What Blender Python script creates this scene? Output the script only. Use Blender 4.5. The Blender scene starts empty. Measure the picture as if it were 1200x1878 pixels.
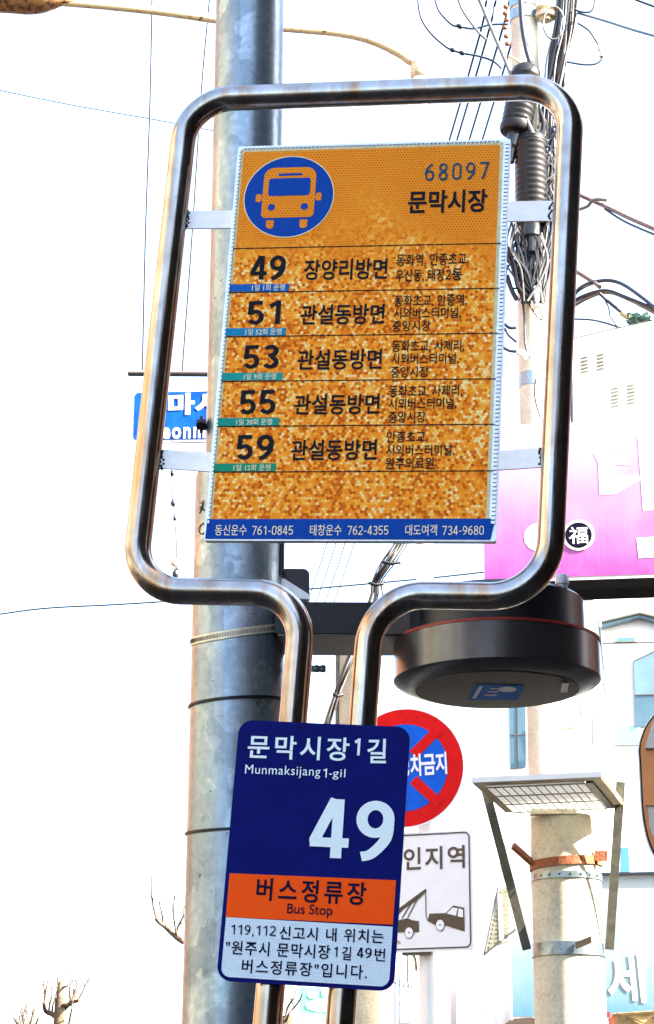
import bpy, math, random
from mathutils import Vector, Matrix
R = math.radians
random.seed(7)
S = bpy.context.scene
COL = S.collection

# ------------------------------------------------------------------ camera
PITCH, ROLL, FPX, PW, PH = R(17.7), R(0.25), 3900.0, 1200.0, 1878.0
CAM = Vector((0, 0, 1.6))
FWD = Vector((0, math.cos(PITCH), math.sin(PITCH)))
_up0, _rt0 = Vector((0, -math.sin(PITCH), math.cos(PITCH))), Vector((1, 0, 0))
RT = math.cos(ROLL) * _rt0 + math.sin(ROLL) * _up0
UP = -math.sin(ROLL) * _rt0 + math.cos(ROLL) * _up0
cd = bpy.data.cameras.new('camera')
cam = bpy.data.objects.new('camera', cd)
COL.objects.link(cam)
cam.matrix_world = Matrix((RT, UP, -FWD)).transposed().to_4x4()
cam.location = CAM
cd.sensor_fit = 'HORIZONTAL'
cd.sensor_width = 36.0
cd.lens = 36.0 * FPX / PW
cd.clip_start, cd.clip_end = 0.05, 5000
S.camera = cam

# ------------------------------------------------------------------ sky, sun, exposure
SUN_AZ, SUN_EL = R(109), R(36)          # azimuth from +Y towards +X
sun_dir = Vector((math.sin(SUN_AZ) * math.cos(SUN_EL), math.cos(SUN_AZ) * math.cos(SUN_EL), math.sin(SUN_EL)))
W = bpy.data.worlds.new('World')
S.world = W
W.use_nodes = True
nt = W.node_tree
bg = nt.nodes['Background']
sky = nt.nodes.new('ShaderNodeTexSky')
sky.sky_type = 'NISHITA'
sky.sun_disc = False
sky.sun_elevation, sky.sun_rotation = SUN_EL, SUN_AZ
sky.air_density, sky.dust_density, sky.ozone_density = 1.0, 4.0, 1.0
nt.links.new(sky.outputs[0], bg.inputs[0])
bg.inputs[1].default_value = 0.15
sl = bpy.data.lights.new('sun', 'SUN')
sl.energy, sl.angle, sl.color = 5.0, R(0.5), (1.0, 0.93, 0.82)
so = bpy.data.objects.new('sun', sl)
COL.objects.link(so)
so.rotation_euler = sun_dir.to_track_quat('Z', 'Y').to_euler()
so.location = (20, -8, 30)
VS = S.view_settings
S.display_settings.display_device = 'sRGB'
VS.view_transform, VS.look, VS.exposure, VS.gamma = 'Standard', 'None', 3.0, 1.0
VS.use_curve_mapping = False
S.cycles.max_bounces = 8
S.cycles.use_denoising = True

# ------------------------------------------------------------------ pixel helpers (photo pixels -> places)
def ray(px, py):
    return FWD + RT * ((px - PW / 2) / FPX) - UP * ((py - PH / 2) / FPX)
def at(px, py, D):
    r = ray(px, py)
    return CAM + r * (D / r.y)
def mpp(py, D):                      # metres per photo pixel at distance D
    r = ray(600, py)
    return D / r.y / FPX

class Plane:
    """a flat thing's own frame: u right, v up, n towards the viewer"""
    def __init__(s, O, u, v, n):
        s.O, s.u, s.v, s.n = Vector(O), Vector(u).normalized(), Vector(v).normalized(), Vector(n).normalized()
    def uv(s, px, py):
        r = ray(px, py)
        t = (s.O - CAM).dot(s.n) / r.dot(s.n)
        d = CAM + r * t - s.O
        return (d.dot(s.u), d.dot(s.v))
    def P(s, u, v, w=0.0):
        return s.O + s.u * u + s.v * v + s.n * w
    def pts(s, pl):
        return [s.uv(*p) for p in pl]
def facing(px, py, D, yaw=0.0, tilt=0.0):
    """yaw > 0: right side nearer; tilt > 0: leans back"""
    y = R(yaw); t = R(tilt)
    u = Vector((math.cos(y), -math.sin(y), 0)); n0 = Vector((-math.sin(y), -math.cos(y), 0)); z = Vector((0, 0, 1))
    return Plane(at(px, py, D), u, z * math.cos(t) - n0 * math.sin(t), n0 * math.cos(t) + z * math.sin(t))

# ------------------------------------------------------------------ mesh builder
class MB:
    def __init__(s):
        s.v, s.f, s.uvs, s.m = [], [], {}, []
    def add(s, vs, fs, uv=None):
        b = len(s.v)
        s.v += [Vector(p) for p in vs]
        s.f += [tuple(i + b for i in f) for f in fs]
        if uv:
            for i, q in enumerate(uv): s.uvs[b + i] = q
        return s
    def box(s, c, sz, ax=None):
        c = Vector(c); ax = ax or (Vector((1, 0, 0)), Vector((0, 1, 0)), Vector((0, 0, 1)))
        h = [a * (d / 2) for a, d in zip(ax, sz)]
        vs = [c + h[0] * i + h[1] * j + h[2] * k for i in (-1, 1) for j in (-1, 1) for k in (-1, 1)]
        return s.add(vs, [(0, 1, 3, 2), (4, 6, 7, 5), (0, 4, 5, 1), (2, 3, 7, 6), (0, 2, 6, 4), (1, 5, 7, 3)])
    def bar(s, a, b, w, t, side=None):
        """flat bar from a to b: w wide along side, t thick"""
        a, b = Vector(a), Vector(b); d = (b - a).normalized()
        side = Vector(side) if side else Vector((1, 0, 0))
        side = (side - d * side.dot(d)).normalized(); th = d.cross(side)
        return s.box((a + b) / 2, ((b - a).length, w, t), (d, side, th))
    def tube(s, path, r, n=10, caps=True):
        P = [Vector(p) for p in path]
        rr = r if isinstance(r, (list, tuple)) else [r] * len(P)
        T = []
        for i in range(len(P)):
            T.append((P[min(i + 1, len(P) - 1)] - P[max(i - 1, 0)]).normalized())
        ref = Vector((0, 0, 1)) if abs(T[0].z) < 0.9 else Vector((1, 0, 0))
        nn = (ref - T[0] * ref.dot(T[0])).normalized()
        vs, fs = [], []
        for i, p in enumerate(P):
            nn = (nn - T[i] * nn.dot(T[i])).normalized()
            bb = T[i].cross(nn)
            for k in range(n):
                a = 2 * math.pi * k / n
                vs.append(p + (nn * math.cos(a) + bb * math.sin(a)) * rr[i])
        for i in range(len(P) - 1):
            for k in range(n):
                k2 = (k + 1) % n
                fs.append((i * n + k, i * n + k2, (i + 1) * n + k2, (i + 1) * n + k))
        if caps:
            fs.append(tuple(range(n - 1, -1, -1)))
            fs.append(tuple((len(P) - 1) * n + k for k in range(n)))
        return s.add(vs, fs)
    def lathe(s, c, prof, n=48, axis=None, closed=False):
        """prof: (radius, height) pairs along axis (default z)"""
        c = Vector(c); z = Vector(axis).normalized() if axis else Vector((0, 0, 1))
        ref = Vector((1, 0, 0)) if abs(z.x) < 0.9 else Vector((0, 1, 0))
        x = (ref - z * ref.dot(z)).normalized(); y = z.cross(x)
        vs, fs = [], []
        for r, h in prof:
            for k in range(n):
                a = 2 * math.pi * k / n
                vs.append(c + z * h + (x * math.cos(a) + y * math.sin(a)) * r)
        m = len(prof)
        for i in range(m if closed else m - 1):
            j = (i + 1) % m
            for k in range(n):
                k2 = (k + 1) % n
                fs.append((i * n + k, i * n + k2, j * n + k2, j * n + k))
        if not closed:
            if prof[0][0] > 1e-6: fs.append(tuple(range(n - 1, -1, -1)))
            if prof[-1][0] > 1e-6: fs.append(tuple((m - 1) * n + k for k in range(n)))
        return s.add(vs, fs)
    def prism(s, F, pl, w0, w1):
        """polygon (uv list, counter-clockwise) from depth w0 (back) to w1 (front)"""
        n = len(pl)
        a = sum(pl[i][0] * pl[(i + 1) % n][1] - pl[(i + 1) % n][0] * pl[i][1] for i in range(n))
        if a < 0: pl = pl[::-1]
        vs = [F.P(u, v, w1) for u, v in pl] + [F.P(u, v, w0) for u, v in pl]
        fs = [tuple(range(n)), tuple(range(2 * n - 1, n - 1, -1))]
        fs += [(i, n + i, n + (i + 1) % n, (i + 1) % n) for i in range(n)]
        return s.add(vs, fs, list(pl) + list(pl))
    def sheet(s, F, pl, w):
        n = len(pl)
        a = sum(pl[i][0] * pl[(i + 1) % n][1] - pl[(i + 1) % n][0] * pl[i][1] for i in range(n))
        if a < 0: pl = pl[::-1]
        return s.add([F.P(u, v, w) for u, v in pl], [tuple(range(n))], list(pl))
    def ring(s, F, c, ro, ri, w0, w1, n=64, sx=1.0):
        vs, fs, uv = [], [], []
        for k in range(n):
            a = 2 * math.pi * k / n; ca, sa = math.cos(a) * sx, math.sin(a)
            for r, w in ((ro, w1), (ri, w1), (ri, w0), (ro, w0)):
                vs.append(F.P(c[0] + r * ca, c[1] + r * sa, w)); uv.append((c[0] + r * ca, c[1] + r * sa))
        for k in range(n):
            a, b = 4 * k, 4 * ((k + 1) % n)
            for q in range(4):
                fs.append((a + q, b + q, b + (q + 1) % 4, a + (q + 1) % 4))
        return s.add(vs, [tuple(reversed(f)) for f in fs], uv)

def circle(c, r, n=64, sx=1.0):
    return [(c[0] + r * sx * math.cos(2 * math.pi * k / n), c[1] + r * math.sin(2 * math.pi * k / n)) for k in range(n)]
def rrect(x0, y0, x1, y1, r, n=8):
    rs = r if isinstance(r, (list, tuple)) else [r] * 4      # BL BR TR TL
    out = []
    for (cx, cy, a0, q) in ((x0, y0, 180, rs[0]), (x1, y0, 270, rs[1]), (x1, y1, 0, rs[2]), (x0, y1, 90, rs[3])):
        sx, sy = (1 if cx == x0 else -1), (1 if cy == y0 else -1)
        for k in range(n + 1):
            a = R(a0 + 90 * k / n)
            out.append((cx + sx * q + q * math.cos(a), cy + sy * q + q * math.sin(a)))
    return out
def stroke(pts, w):
    """a thick open polyline as a list of quads (uv)"""
    out = []
    for a, b in zip(pts[:-1], pts[1:]):
        d = Vector((b[0] - a[0], b[1] - a[1])); L = d.length or 1e-6; d /= L
        nx, ny = -d.y * w / 2, d.x * w / 2; e = d * (w * .3)
        out.append([(a[0] - e.x - nx, a[1] - e.y - ny), (b[0] + e.x - nx, b[1] + e.y - ny), (b[0] + e.x + nx, b[1] + e.y + ny), (a[0] - e.x + nx, a[1] - e.y + ny)])
    return out
def spline(pts, n=8):
    P = [Vector(p) for p in pts]; out = []
    for i in range(len(P) - 1):
        p0, p1, p2, p3 = P[max(i - 1, 0)], P[i], P[i + 1], P[min(i + 2, len(P) - 1)]
        for k in range(n):
            t = k / n
            out.append(0.5 * ((2 * p1) + (p2 - p0) * t + (2 * p0 - 5 * p1 + 4 * p2 - p3) * t * t + (3 * p1 - p0 - 3 * p2 + p3) * t ** 3))
    return out + [P[-1]]

# ------------------------------------------------------------------ things and parts
def empty(name, loc, label, cat, group=None):
    o = bpy.data.objects.new(name, None)
    COL.objects.link(o); o.location = loc; o.empty_display_size = .1
    o['label'] = label; o['category'] = cat
    if group: o['group'] = group
    o['_o'] = tuple(loc)
    return o
def build(name, mb, m, parent=None, smooth=None, label=None, cat=None, group=None, kind=None):
    off = Vector(parent['_o']) if parent else Vector((0, 0, 0))
    if parent is None and kind is None:          # origin of a one-mesh thing: the middle of its lowest point
        lo = min(mb.v, key=lambda p: p.z); off = Vector(lo)
    me = bpy.data.meshes.new(name)
    me.from_pydata([tuple(p - off) for p in mb.v], [], mb.f)
    if mb.uvs:
        ul = me.uv_layers.new(name='UVMap')
        for lp in me.loops:
            ul.data[lp.index].uv = mb.uvs.get(lp.vertex_index, (0, 0))
    me.materials.append(m)
    if smooth is not None:
        me.shade_smooth()
        me.set_sharp_from_angle(angle=R(smooth))
    me.update()
    o = bpy.data.objects.new(name, me)
    COL.objects.link(o)
    if parent: o.parent = parent
    else: o.location = off
    o['_o'] = tuple(off)
    if label: o['label'] = label
    if cat: o['category'] = cat
    if group: o['group'] = group
    if kind: o['kind'] = kind
    return o

def arc(cx, cy, rx, ry, a0, a1, n=14):
    return [(cx + rx * math.cos(R(a0 + (a1 - a0) * k / n)), cy + ry * math.sin(R(a0 + (a1 - a0) * k / n))) for k in range(n + 1)]
def sp2(pts, n=6):
    return [(p.x, p.y) for p in spline([(x, y, 0) for x, y in pts], n)]
def figure(ch, t, W=.54):
    """centre lines of a plain road-sign figure, 1 high"""
    a, b, m, lo, hi = t / 2, W - t / 2, W / 2, t / 2, 1 - t / 2
    rx = (b - a) / 2
    if ch == '0': return [arc(m, 1 - rx - t / 2, rx, rx * 1.1 - rx * .1, 0, 180) + arc(m, rx + t / 2, rx, rx, 180, 360) + [(b, 1 - rx - t / 2)]]
    if ch == '1': return [[(m * 1.25, 0), (m * 1.25, 1)], [(m * 1.25, .93), (a * .9, .76)]]
    if ch == '2': return [arc(m, 1 - rx - t / 2, rx, rx, 165, -20) + sp2([(b - .02, .60), (m + .02, .36), (a, lo + .03)]) + [(a, lo), (W, lo)]]
    if ch == '3': return [arc(m - .01, .745, rx * .94, .255 - t / 2, 155, -80) + [(m - .06, .5)], arc(m, .265, rx, .265 - t / 2 + .005, 85, -155)]
    if ch == '4': return [[(W * .70, 0), (W * .70, 1)], [(W * .62, 1), (a * .9, .26 + t * .3), (a * .9, .26)], [(0, .26), (W * 1.02, .26)]]
    if ch == '5': return [[(b + .01, hi), (a + .03, hi), (a + .015, .50)] + arc(m - .01, .315, rx, .315 - t / 2, 128, -150)]
    if ch == '6': return [sp2([(W * .82, .955), (W * .55, .90), (a + .03, .64), (a, .34)]), arc(m, .315, rx, .315 - t / 2, 180, 540, 28)]
    if ch == '9': return [[(W - x, 1 - y) for x, y in l] for l in figure('6', t, W)]
    if ch == '7': return [[(0, hi), (b, hi), (W * .34, 0)]]
    if ch == '8': return [arc(m, .755, rx * .9, .245 - t / 2, -90, 270, 28), arc(m, .27, rx, .27 - t / 2 + .01, 90, 450, 28)]
    if ch == '-': return [[(.03, .40), (.30, .40)]]
    if ch == ',': return [[(.13, .12), (.05, -.16)]]
    return []
def figures(F, text, pl, pr, hpx, w, t=.13, gap=.12, mb=None):
    """figures as mitred ribbons, fitted between pl and pr like glyphs()"""
    x = 0; strips = []
    for ch in text:
        for l in figure(ch, t): strips.append([(px + x, py) for px, py in l])
        x += {'-': .33, ',': .2, '1': .50}.get(ch, .54) + gap
    rib = []
    for l in strips:
        v = []
        cl = (Vector(l[0]) - Vector(l[-1])).length < 1e-5
        for i, p in enumerate(l):
            p = Vector(p); pa = Vector(l[i - 1]) if i else (Vector(l[-2]) if cl else None); pb = Vector(l[i + 1]) if i < len(l) - 1 else (Vector(l[1]) if cl else None)
            d0 = (p - pa).normalized() if pa is not None and (p - pa).length > 1e-6 else None
            d1 = (pb - p).normalized() if pb is not None and (pb - p).length > 1e-6 else None
            d0 = d0 or d1; d1 = d1 or d0
            n0, n1 = Vector((-d0.y, d0.x)), Vector((-d1.y, d1.x)); n_ = (n0 + n1).normalized()
            k = (t / 2) / max(.45, n_.dot(n0)); v += [p + n_ * k, p - n_ * k]
        rib.append(v)
    al = [p for v in rib for p in v]
    x0, x1 = min(p.x for p in al), max(p.x for p in al)
    A, B = Vector(F.uv(*pl)), Vector(F.uv(*pr)); d = B - A; nrm = Vector((-d.y, d.x)).normalized()
    mx, my = (pl[0] + pr[0]) / 2, (pl[1] + pr[1]) / 2
    H = (Vector(F.uv(mx, my - hpx / 2)) - Vector(F.uv(mx, my + hpx / 2))).length
    mb = mb or MB()
    for i, v in enumerate(rib):
        vs, uv = [], []
        for p in v:
            q = A + d * ((p.x - x0) / (x1 - x0)) + nrm * ((p.y - .5) * H)
            vs.append(F.P(q.x, q.y, w + .00012 * (i % 4))); uv.append((q.x, q.y))
        mb.add(vs, [(2 * k, 2 * k + 1, 2 * k + 3, 2 * k + 2) for k in range(len(v) // 2 - 1)], uv)
    return mb
def glyphs(F, s, pl, pr, hpx, w, bold=0.0, space=1.0, mb=None, res=3):
    """writing: filled between the mid-left and mid-right photo points pl, pr on plane F, hpx tall"""
    c = bpy.data.curves.new('text', 'FONT'); c.body = s; c.size = 1; c.space_character = space
    c.offset = bold; c.resolution_u = res
    o = bpy.data.objects.new('text', c); COL.objects.link(o)
    me = bpy.data.meshes.new_from_object(o.evaluated_get(bpy.context.evaluated_depsgraph_get()))
    co = [v.co.copy() for v in me.vertices]; fs = [tuple(p.vertices) for p in me.polygons]
    bpy.data.objects.remove(o); bpy.data.curves.remove(c); bpy.data.meshes.remove(me)
    x0, x1 = min(p.x for p in co), max(p.x for p in co); y0, y1 = min(p.y for p in co), max(p.y for p in co)
    a, b = Vector(F.uv(*pl)), Vector(F.uv(*pr))
    mx, my = (pl[0] + pr[0]) / 2, (pl[1] + pr[1]) / 2
    H = (Vector(F.uv(mx, my - hpx / 2)) - Vector(F.uv(mx, my + hpx / 2))).length
    d = b - a; nrm = Vector((-d.y, d.x)).normalized()
    vs, uv = [], []
    for p in co:
        q = a + d * ((p.x - x0) / (x1 - x0)) + nrm * (((p.y - y0) / (y1 - y0) - .5) * H)
        vs.append(F.P(q.x, q.y, w)); uv.append((q.x, q.y))
    mb = mb or MB()
    return mb.add(vs, fs, uv)

# ------------------------------------------------------------------ materials
def mat(name, col, rough=.6, metal=0.0, var=.0, scale=8.0, bump=0.0, bscale=60.0, spec=.5, col2=None, thr=None, coat=0.0):
    """plain surface with uneven tone; col2 mixes in by a noise (patches when thr is set)"""
    m = bpy.data.materials.new(name); m.use_nodes = True
    n, L = m.node_tree.nodes, m.node_tree.links
    b = n['Principled BSDF']
    b.inputs['Roughness'].default_value = rough; b.inputs['Metallic'].default_value = metal
    b.inputs['Specular IOR Level'].default_value = spec
    b.inputs['Coat Weight'].default_value = coat
    c = (*col, 1)
    if var or col2:
        tc = n.new('ShaderNodeTexCoord'); ns = n.new('ShaderNodeTexNoise')
        ns.inputs['Scale'].default_value = scale; ns.inputs['Detail'].default_value = 6; ns.inputs['Roughness'].default_value = .65
        L.new(tc.outputs['Object'], ns.inputs['Vector'])
        cr = n.new('ShaderNodeValToRGB')
        if col2:
            t = thr if thr is not None else .5; d = .04 if thr is not None else .2
            cr.color_ramp.elements[0].position, cr.color_ramp.elements[1].position = t - d, t + d
            cr.color_ramp.elements[0].color, cr.color_ramp.elements[1].color = c, (*col2, 1)
        else:
            cr.color_ramp.elements[0].position, cr.color_ramp.elements[1].position = .3, .7
            cr.color_ramp.elements[0].color = (*[x * (1 - var) for x in col], 1)
            cr.color_ramp.elements[1].color = (*[min(1, x * (1 + var)) for x in col], 1)
        L.new(ns.outputs[0], cr.inputs[0]); L.new(cr.outputs[0], b.inputs['Base Color'])
    else:
        b.inputs['Base Color'].default_value = c
    if bump:
        tc2 = n.new('ShaderNodeTexCoord'); n2 = n.new('ShaderNodeTexNoise'); n2.inputs['Scale'].default_value = bscale; n2.inputs['Detail'].default_value = 5
        L.new(tc2.outputs['Object'], n2.inputs['Vector'])
        bp = n.new('ShaderNodeBump'); bp.inputs['Strength'].default_value = bump; bp.inputs['Distance'].default_value = .01
        L.new(n2.outputs[0], bp.inputs['Height']); L.new(bp.outputs[0], b.inputs['Normal'])
    return m

def milky(name, col):
    m = bpy.data.materials.new(name); m.use_nodes = True
    n, L = m.node_tree.nodes, m.node_tree.links
    t = n.new('ShaderNodeBsdfTranslucent'); t.inputs[0].default_value = (*col, 1)
    d = n.new('ShaderNodeBsdfDiffuse'); d.inputs[0].default_value = (*col, 1)
    x = n.new('ShaderNodeMixShader'); x.inputs[0].default_value = .4
    L.new(t.outputs[0], x.inputs[1]); L.new(d.outputs[0], x.inputs[2]); L.new(x.outputs[0], n['Material Output'].inputs[0])
    return m
def math_node(n, L, op, a, b=None, c=None):
    x = n.new('ShaderNodeMath'); x.operation = op
    for i, q in enumerate((a, b, c)):
        if q is None: continue
        if isinstance(q, (int, float)): x.inputs[i].default_value = q
        else: L.new(q, x.inputs[i])
    return x.outputs[0]
def vec_node(n, L, op, a, b=None):
    x = n.new('ShaderNodeVectorMath'); x.operation = op
    for i, q in enumerate((a, b)):
        if q is None: continue
        if isinstance(q, tuple): x.inputs[i].default_value = q
        else: L.new(q, x.inputs[i])
    return x.outputs['Value'] if op in ('DOT_PRODUCT', 'LENGTH') else x.outputs[0]
def mixcol(n, L, f, a, b):
    x = n.new('ShaderNodeMix'); x.data_type = 'RGBA'
    for i, q in ((0, f), (6, a), (7, b)):
        if isinstance(q, (int, float)): x.inputs[i].default_value = q
        elif isinstance(q, tuple): x.inputs[i].default_value = (*q, 1) if len(q) == 3 else q
        else: L.new(q, x.inputs[i])
    return x.outputs[2]
def ramp(n, L, f, stops, interp='LINEAR'):
    x = n.new('ShaderNodeValToRGB'); x.color_ramp.interpolation = interp
    e = x.color_ramp.elements
    while len(e) < len(stops): e.new(.5)
    for i, (p, c) in enumerate(stops):
        e[i].position = p; e[i].color = (*c, 1) if isinstance(c, tuple) else (c, c, c, 1)
    L.new(f, x.inputs[0]); return x.outputs[0]
def hexcells(n, L, uv, s):
    """cell id vector, distance to the cell's edge (0 middle .. .5 edge)"""
    p = vec_node(n, L, 'ADD', vec_node(n, L, 'MULTIPLY', uv, (1 / s, 1 / s, 0)), (200., 173.20508 * 2, 0.))
    r, h = (1., 1.7320508, 1.), (.5, .8660254, .5)
    a = vec_node(n, L, 'SUBTRACT', vec_node(n, L, 'MODULO', p, r), h)
    b = vec_node(n, L, 'SUBTRACT', vec_node(n, L, 'MODULO', vec_node(n, L, 'SUBTRACT', p, h), r), h)
    a = vec_node(n, L, 'MULTIPLY', a, (1., 1., 0.)); b = vec_node(n, L, 'MULTIPLY', b, (1., 1., 0.))
    f = math_node(n, L, 'LESS_THAN', vec_node(n, L, 'LENGTH', a), vec_node(n, L, 'LENGTH', b))
    mx = n.new('ShaderNodeMix'); mx.data_type = 'VECTOR'
    L.new(f, mx.inputs[0]); L.new(b, mx.inputs[4]); L.new(a, mx.inputs[5]); g = mx.outputs[1]
    cid = vec_node(n, L, 'SNAP', vec_node(n, L, 'ADD', vec_node(n, L, 'SUBTRACT', p, g), (.1, .1, 0.)), (.25, .25, 1.))
    q = vec_node(n, L, 'ABSOLUTE', g)
    sx = n.new('ShaderNodeSeparateXYZ'); L.new(q, sx.inputs[0])
    ed = math_node(n, L, 'MAXIMUM', vec_node(n, L, 'DOT_PRODUCT', q, (.5, .8660254, 0.)), sx.outputs[0])
    return cid, ed

def sheeting_orange():
    """honeycomb retroreflective film: every cell has its own tone; pale, worn rim"""
    m = bpy.data.materials.new('orange_honeycomb_film'); m.use_nodes = True
    n, L = m.node_tree.nodes, m.node_tree.links; b = n['Principled BSDF']
    uv = n.new('ShaderNodeUVMap').outputs[0]
    cid, ed = hexcells(n, L, uv, .0052)
    wn = n.new('ShaderNodeTexWhiteNoise'); wn.noise_dimensions = '2D'; L.new(cid, wn.inputs['Vector'])
    sep = n.new('ShaderNodeSeparateXYZ'); L.new(uv, sep.inputs[0])
    big = n.new('ShaderNodeTexNoise'); big.inputs['Scale'].default_value = 7; big.inputs['Detail'].default_value = 3; L.new(uv, big.inputs['Vector'])
    # how strongly cells differ: little near the top, much lower down
    amt = math_node(n, L, 'ADD', math_node(n, L, 'MULTIPLY', sep.outputs[1], -2.6), math_node(n, L, 'MULTIPLY', big.outputs[0], 1.3))
    amt = ramp(n, L, amt, [(0.0, .12), (.42, 1.0)])
    # v runs about -.35 .. .35; shift so the top band reads calm
    tone = math_node(n, L, 'ADD', math_node(n, L, 'MULTIPLY', math_node(n, L, 'SUBTRACT', wn.outputs['Value'], .5), amt), math_node(n, L, 'ADD', .42, math_node(n, L, 'MULTIPLY', math_node(n, L, 'SUBTRACT', big.outputs[0], .5), .5)))
    col = ramp(n, L, tone, [(0.0, (.54, .10, .005)), (.12, (.74, .17, .008)), (.28, (.93, .275, .014)), (.56, (.96, .36, .026)), (.74, (.98, .52, .075)), (1.0, (.98, .86, .42))])
    # in the calm part the middles of the cells read darker, elsewhere the cell walls do
    mid = ramp(n, L, ed, [(.22, 1.0), (.32, 0.0)])
    calm = math_node(n, L, 'SUBTRACT', 1.0, amt)
    col = mixcol(n, L, math_node(n, L, 'MULTIPLY', mid, math_node(n, L, 'MULTIPLY', calm, .85)), col, (.36, .085, .006))
    wall = ramp(n, L, ed, [(.40, 0.0), (.47, 1.0)])
    col = mixcol(n, L, math_node(n, L, 'MULTIPLY', wall, .45), col, (.60, .17, .012))
    b.inputs['Roughness'].default_value = .6; b.inputs['Specular IOR Level'].default_value = .06
    L.new(col, b.inputs['Base Color'])
    return m
def sheeting_plain(name, c0, c1, s=.0035, dark=.25):
    m = bpy.data.materials.new(name); m.use_nodes = True
    n, L = m.node_tree.nodes, m.node_tree.links; b = n['Principled BSDF']
    uv = n.new('ShaderNodeUVMap').outputs[0]
    cid, ed = hexcells(n, L, uv, s)
    wn = n.new('ShaderNodeTexWhiteNoise'); wn.noise_dimensions = '2D'; L.new(cid, wn.inputs['Vector'])
    bigg = n.new('ShaderNodeTexNoise'); bigg.inputs['Scale'].default_value = 18; bigg.inputs['Detail'].default_value = 5; L.new(uv, bigg.inputs['Vector'])
    f = math_node(n, L, 'ADD', math_node(n, L, 'MULTIPLY', wn.outputs['Value'], .35), math_node(n, L, 'MULTIPLY', bigg.outputs[0], .65))
    col = mixcol(n, L, f, c0, c1)
    wall = ramp(n, L, ed, [(.38, 0.0), (.48, 1.0)])
    col = mixcol(n, L, math_node(n, L, 'MULTIPLY', wall, dark), col, tuple(x * .55 for x in c0))
    L.new(col, b.inputs['Base Color']); b.inputs['Roughness'].default_value = .55; b.inputs['Specular IOR Level'].default_value = .06
    return m
def steel():
    m = bpy.data.materials.new('weathered_steel_reflection_streaks'); m.use_nodes = True
    n, L = m.node_tree.nodes, m.node_tree.links; b = n['Principled BSDF']
    tc = n.new('ShaderNodeTexCoord').outputs['Object']
    ns = n.new('ShaderNodeTexNoise'); ns.inputs['Scale'].default_value = 30; ns.inputs['Detail'].default_value = 8
    L.new(tc, ns.inputs['Vector'])
    mp = n.new('ShaderNodeMapping'); mp.inputs['Scale'].default_value = (260, 260, 14); L.new(tc, mp.inputs['Vector'])
    st = n.new('ShaderNodeTexNoise'); st.inputs['Scale'].default_value = 1; st.inputs['Detail'].default_value = 4; L.new(mp.outputs[0], st.inputs['Vector'])
    col = ramp(n, L, ns.outputs[0], [(.30, (.25, .235, .215)), (.55, (.36, .35, .33)), (.75, (.41, .40, .38))])
    sp = n.new('ShaderNodeTexNoise'); sp.inputs['Scale'].default_value = 140; sp.inputs['Detail'].default_value = 2; L.new(tc, sp.inputs['Vector'])
    spot = ramp(n, L, sp.outputs[0], [(.70, 0.0), (.76, 1.0)])
    col = mixcol(n, L, math_node(n, L, 'MULTIPLY', spot, .6), col, (.16, .09, .04))
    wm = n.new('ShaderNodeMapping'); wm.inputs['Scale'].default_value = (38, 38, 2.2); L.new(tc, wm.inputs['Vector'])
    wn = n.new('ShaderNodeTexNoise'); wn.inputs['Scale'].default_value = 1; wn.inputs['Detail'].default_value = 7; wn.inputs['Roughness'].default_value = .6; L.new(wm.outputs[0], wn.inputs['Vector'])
    col = mixcol(n, L, ramp(n, L, wn.outputs[0], [(.45, 0.0), (.64, .8)]), col, (.30, .165, .07))  # warm streaks imitate reflections, painted into the steel's colour
    L.new(col, b.inputs['Base Color']); b.inputs['Metallic'].default_value = 1
    ro = ramp(n, L, st.outputs[0], [(.3, .15), (.7, .27)])
    L.new(ro, b.inputs['Roughness'])
    bp = n.new('ShaderNodeBump'); bp.inputs['Strength'].default_value = .06; bp.inputs['Distance'].default_value = .002
    L.new(ns.outputs[0], bp.inputs['Height']); L.new(bp.outputs[0], b.inputs['Normal'])
    return m
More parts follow.
